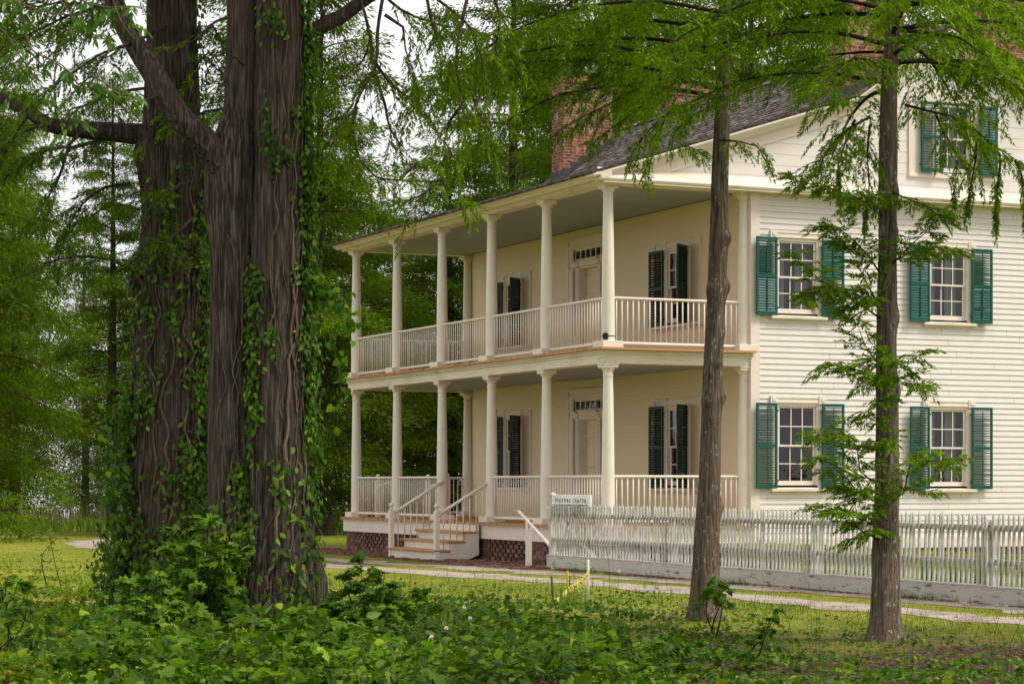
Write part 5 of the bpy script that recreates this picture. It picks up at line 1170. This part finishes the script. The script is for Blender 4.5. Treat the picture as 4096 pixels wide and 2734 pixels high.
sapling('thin_sapling', 'thin stemmed sapling with dark leaves in the lower left corner', 'sapling', G(35, 19.4), [S(20, 2310, 19.4), S(70, 2330, 19.4), S(110, 2370, 19.3)], 170, 'ovate', .10, 'broad', .24, 6, .5)
sapling('thin_sapling', 'small bushy seedling low in the left corner beside the thin sapling', 'sapling', G(140, 19), [S(150, 2500, 19), S(100, 2520, 19)], 110, 'ovate', .08, 'vine', .18, 7)
sapling('thin_sapling', 'light green sapling in front of the trunk with the stick', 'sapling', G(2880, 22.6), [S(2870, 2310, 22.6), S(2830, 2330, 22.6), S(2920, 2340, 22.6)], 120, 'heart', .09, 'broad', .20, 8, .55)
sapling('vine_covered_stem', 'leaning stem wrapped in dark vine leaves in front of the two slim trunks', 'vine', G(2960, 18.6), [S(3120, 2440, 18.4), S(3080, 2470, 18.4)], 200, 'ovate', .075, 'vine', .10, 9, .1)
sapling('leafy_shrub', 'low tangle of dark leaves at the bottom edge below the left trunks', 'shrub', G(820, 18), [S(700, 2580, 18), S(850, 2560, 18), S(960, 2600, 18), S(600, 2640, 17.8)], 380, 'ovate', .085, 'vine', .28, 10)
sapling('leafy_shrub', 'rounded leafy weed in the undergrowth below the caution tape', 'shrub', G(2280, 19.4), [S(2240, 2540, 19.4), S(2340, 2560, 19.3)], 170, 'heart', .085, 'broad', .22, 11)
sapling('leafy_shrub', 'broad leaved weed in the undergrowth at the bottom right of centre', 'shrub', G(2700, 18.4), [S(2640, 2560, 18.4), S(2760, 2580, 18.4)], 150, 'heart', .08, 'vine', .22, 12)
sapling('leafy_shrub', 'small weed with upright stems left of the massive trunks on the bank', 'shrub', G(210, 33), [S(195, 2130, 33), S(230, 2150, 33)], 60, 'lance', .10, 'meadow', .12, 13)
# pecan spray overhead, upper left
def pecan():
    R = np.random.default_rng(88); o = empty('pecan_bough', 'hanging bough of long compound leaves and catkins in the upper left corner', 'tree'); W = MB(); L = Leaves(); D0 = 19.0; K = MB()
    tw_ = [[(-100, -60, 0), (150, 40, 0), (330, 60, 0), (450, 80, 0), (520, 60, 0)], [(60, -60, .2), (100, 120, .2), (140, 210, .2), (230, 250, .1), (330, 350, 0), (450, 340, 0), (500, 330, 0)], [(230, 250, .1), (215, 350, 0), (230, 430, 0), (280, 470, 0), (350, 490, 0)], [(200, -60, 0), (280, 60, 0), (300, 120, 0), (400, 160, -.1), (470, 140, -.1)],
           [(330, 280, 0), (420, 330, 0), (520, 400, 0), (560, 380, 0)], [(430, -60, -.1), (470, 50, -.1), (490, 100, -.1), (540, 160, -.1)], [(-60, 60, .1), (60, 180, .1), (150, 330, .1), (200, 400, .1)], [(250, -60, -.2), (380, 20, -.2), (560, 30, -.2)], [(120, 200, .2), (170, 260, .1), (220, 330, 0)]]
    for pts in tw_:
        P = resample([at(u, v, D0+dd) for u, v, dd in pts], .05); P = P+np.stack([wob(len(P), .012) for _ in range(3)], 1); W.tube(P, np.linspace(.010, .004, len(P)), 6)
        for j in range(6, len(P), 3):
            if R.random() < .15: continue
            for _ in range(1 if R.random() < .6 else 2):
                a = R.random()*6.28; d = unit(np.array((cos(a), sin(a), R.uniform(-.7, .5)))); ln = R.uniform(.16, .27); tt = np.linspace(0, 1, 6); Q = P[j]+d*ln*tt[:, None]; Q[:, 2] -= .45*ln*tt**2; W.tube(Q, .0018, 4, caps=False); T = unit(np.gradient(Q, axis=0)); lat = unit(np.cross(T, UPV))
                for sg in (-1, 1): L.emit('lance', Q[1:], unit(T[1:]*.55+lat[1:]*sg*.8-UPV*.35+R.normal(size=(5, 3))*.15), unit(UPV+R.normal(size=(5, 3))*.35), np.linspace(.075, .11, 5)*R.uniform(.8, 1.2, 5), None, .2, .2)
                L.emit('lance', Q[-1:], T[-1:]-UPV*.3, unit(UPV+R.normal(size=3)*.3), .12, None, .2, .2)
            if R.random() < .28:
                for q in range(4): s_ = P[j]+R.normal(size=3)*.025; K.tube([s_, s_-UPV*.06+R.normal(size=3)*.008, s_-UPV*R.uniform(.12, .18)], .0045, 4)
    W.build('twigs', M['vinewood'], o, True); L.build('leaves', M['pecan'], o); K.build('catkins', M['cypress_dark'], o)
pecan()

# hedge, strap leaved clumps behind the fence
def hedge():
    o = empty('box_hedge', 'clipped yellow green hedge showing low between the pickets of the fence', 'hedge'); L = Leaves(); n = 16000
    y = RG.uniform(-13.5, -1.2, n); x = 2.1+RG.uniform(-.28, .28, n); z = RG.random(n)**.6*.44+.02; sf = RG.random(n); z = np.where(sf < .4, .44+RG.normal(size=n)*.02, z); x = np.where(sf > .7, 1.82+RG.normal(size=n)*.02, x)
    L.emit('ovate', np.stack((x, y, z), 1), unit(RG.normal(size=(n, 3))), unit(UPV+RG.normal(size=(n, 3))*.8), RG.uniform(.03, .055, n), None, .2, .1); L.build('foliage', M['hedge'], o)
hedge()
def clump(x, y, n, h, label, w=.022, mat='lily'):
    L = Leaves(); az = RG.random(n)*6.28; P = np.stack((x+RG.normal(size=n)*.09, y+RG.normal(size=n)*.14, np.zeros(n)), 1)
    L.emit('blade', P, unit(np.stack((np.cos(az)*.45, np.sin(az)*.45, np.ones(n)), 1)), np.stack((np.cos(az), np.sin(az), 0*az), 1), RG.uniform(.6, 1.15, n)*h, w, .1, .35)
    return tag(L.build('lily_clump', M[mat]), label, 'plant', 'strap leaved clumps behind the picket fence')
for k, (y, nm) in enumerate(((-4.9, 'by the leftmost post gap'), (-5.7, 'just right of the middle slim trunk'), (-6.6, 'under the left gable window'), (-7.6, 'below the left window, right half'), (-8.7, 'between the two gable windows'), (-9.8, 'just left of the right slim trunk'), (-10.6, 'hidden partly by the right slim trunk'), (-11.3, 'just right of the right slim trunk'), (-12.0, 'left of the last visible fence post'), (-12.9, 'right of the last visible fence post'), (-13.7, 'at the right edge of the picture'))):
    clump(-.55+RG.normal()*.12, y, 44, .50, 'clump of green strap leaves behind the fence '+nm)
# small plants, stakes, tape, stick
def stake(x, y, z, r, mat, label, lean=0.0):
    b = MB(); b.lathe([(r, -.1), (r, z-.004), (r*.85, z)], 12); return tag(b.build('stake', M[mat], None, True, loc=(x, y, 0), rot=(0, lean, lean*.5)), label, 'stake', 'stakes with caution tape')
p1, p2, p3, p4 = G(2352, 29.0), G(2270, 28.6), G(2213, 28.3), G(2278, 29.2)
stake(p1[0], p1[1], .55, .0165, 'stake_white', 'tall white stake with yellow caution tape knotted round it', .0)
stake(p2[0], p2[1], .42, .0140, 'stake_yellow', 'yellow painted stake between the white and the brown stakes')
stake(p3[0], p3[1], .37, .0150, 'stake_brown', 'thick weathered brown stake, farthest left of the stakes', -.06)
stake(p4[0], p4[1], .33, .0100, 'stake_brown', 'thin brown stake right behind the yellow stake')
def tape():
    b = MB(); P = resample([p1+UPV*.36, p1*.62+p2*.38+UPV*.255, p2+UPV*.165, p2*.45+p3*.55+UPV*.07, p3+UPV*.05], .03); n = len(P); V = []
    for i in range(n): a = 1.2+.6*sin(i*.22); dv = np.array((0, 0, sin(a)))*.040+VFWD*cos(a)*.040; V += [P[i]-dv-VFWD*.02, P[i]+dv-VFWD*.02]
    b.add(V, [(2*i, 2*i+1, 2*i+3, 2*i+2) for i in range(n-1)])
    for k in range(9): a = k*.7; b.add([p1+np.array((.02*cos(a), .02*sin(a), .33+.006*k)), p1+np.array((.02*cos(a+.8), .02*sin(a+.8), .335+.006*k)), p1+np.array((.02*cos(a+.8), .02*sin(a+.8), .365+.006*k)), p1+np.array((.02*cos(a), .02*sin(a), .36+.006*k))], [(0, 1, 2, 3)])
    for s in (-1, 1): q = p1+UPV*.40; b.add([q, q+VRIGHT*s*.05+UPV*.065, q+VRIGHT*s*.015+UPV*.06-VFWD*.01], [(0, 1, 2)])
    o = tag(b.build('caution_tape', M['tape']), 'twisted strip of yellow caution tape with black letters hanging from the white stake', 'tape')
    cu = bpy.data.curves.new('tape_text', 'FONT'); cu.body = 'CAUTION  CAUTION  CAUTION'; cu.size = .05; cu.offset = .0012; cu.align_x = 'LEFT'; t_ = bpy.data.objects.new('tmp', cu); COL.objects.link(t_); bpy.context.view_layer.update()
    me = bpy.data.meshes.new_from_object(t_.evaluated_get(bpy.context.evaluated_depsgraph_get())); bpy.data.objects.remove(t_); V2 = np.array([v.co[:] for v in me.vertices]); V = np.array(V); A = V[0::2]; B = V[1::2]; tot = V2[:, 0].max()
    for i, v in enumerate(me.vertices):
        x = (1-V2[i, 0]/tot)*(n-1.01); j = int(x); f = x-j; lo = A[j]*(1-f)+A[j+1]*f; hi = B[j]*(1-f)+B[j+1]*f; w_ = np.clip(V2[i, 1]/.05+.1, .05, .95); v.co = lo+(hi-lo)*w_-VFWD*.003
    me.materials.clear(); me.materials.append(M['black']); link('lettering', me, o)
tape()
a_, b_ = at(2735, 2425, 24.7), at(2655, 2478, 24.2)
b = MB(); P = resample([a_+UPV*.02, (a_+b_)/2+UPV*.01, b_], .05); b.tube(P, .017+.002*np.sin(np.arange(len(P))*1.7), 8); tag(b.build('fallen_stick', M['stickwood'], None, True), 'short brown stick leaning against the foot of the left slim trunk', 'stick')
def flower(u, d, h, label, kindf='narcissus', group=None):
    p = G(u, d); R = np.random.default_rng(int(u)); o = empty(kindf, label, 'flower', p, group=group); b = MB(); top = np.array((R.normal()*.03, R.normal()*.03, h)); b.tube([(0, 0, 0), top*.5+(.01, 0, 0), top], .0035, 5); b.build('stalk', M['lily'], o); L = Leaves()
    if kindf == 'narcissus':
        a = np.arange(6)*pi/3; D = np.stack((np.cos(a)[:, None]*VRIGHT+np.sin(a)[:, None]*UPV), 0); L.emit('ovate', np.repeat(top[None], 6, 0), D-VFWD*.15, -VFWD, .021, .034, .1, .1); L.build('petals', M['petal'], o)
        c = MB(); c.lathe([(.002, -.003), (.005, .0), (.006, .005)], 8); c.build('cup', M['yellow'], o, loc=tuple(top-VFWD*.008), rot=(pi/2, 0, -TH))
    else:
        a = np.arange(14)*2*pi/14; D = np.stack((np.cos(a), np.sin(a), .35+0*a), 1); L.emit('lance', np.repeat(top[None], 14, 0), D, UPV, .022, .03, .1, .0); L.build('petals', M['yellow'], o)
for u, d, h, l in ((2437, 30.5, .53, 'tall white narcissus standing alone right of the white stake'), (2460, 30.0, .36, 'small faded white narcissus beside the tall one'), (1840, 20.6, .40, 'white narcissus in the undergrowth, highest of the bottom group'), (1900, 20.4, .32, 'white narcissus in the undergrowth, right one of the bottom group'), (1790, 20.0, .24, 'white narcissus in the undergrowth, lowest of the bottom group'), (1700, 18.6, .25, 'pair mate white narcissus near the bottom edge, left'), (1720, 18.5, .28, 'white narcissus near the bottom edge, right of its mate'), (1655, 20.5, .30, 'white narcissus left of the bottom group')):
    flower(u, d, h, l, 'narcissus', 'white narcissi')
for u, d, k in ((3060, 27.0, .09), (3090, 27.2, .08), (3130, 27.1, .10), (3150, 26.9, .09), (3175, 26.8, .09), (3200, 26.9, .08), (3230, 26.8, .10), (3430, 26.0, .08), (3470, 25.6, .08), (2145, 34.0, .09), (2170, 33.6, .09), (1930, 36.2, .08), (2020, 34.2, .09), (1900, 36.5, .08), (3300, 25.1, .08)):
    flower(u, d, k, 'yellow dandelion in the grass of the verge', 'dandelion', 'yellow dandelions in the verge')
clumpn = tag(clump(*G(1870, 20.3)[:2], 60, .40, 'tuft of narrow narcissus leaves around the white flowers', .008), group='narcissus leaves')
clump(*G(2290, 28.3)[:2], 60, .26, 'tuft of bright grass blades round the stakes', .010, 'meadow')['group'] = 'verge tufts'
clump(*G(2230, 27.9)[:2], 50, .24, 'tuft of bright grass blades left of the yellow stake', .010, 'meadow')['group'] = 'verge tufts'
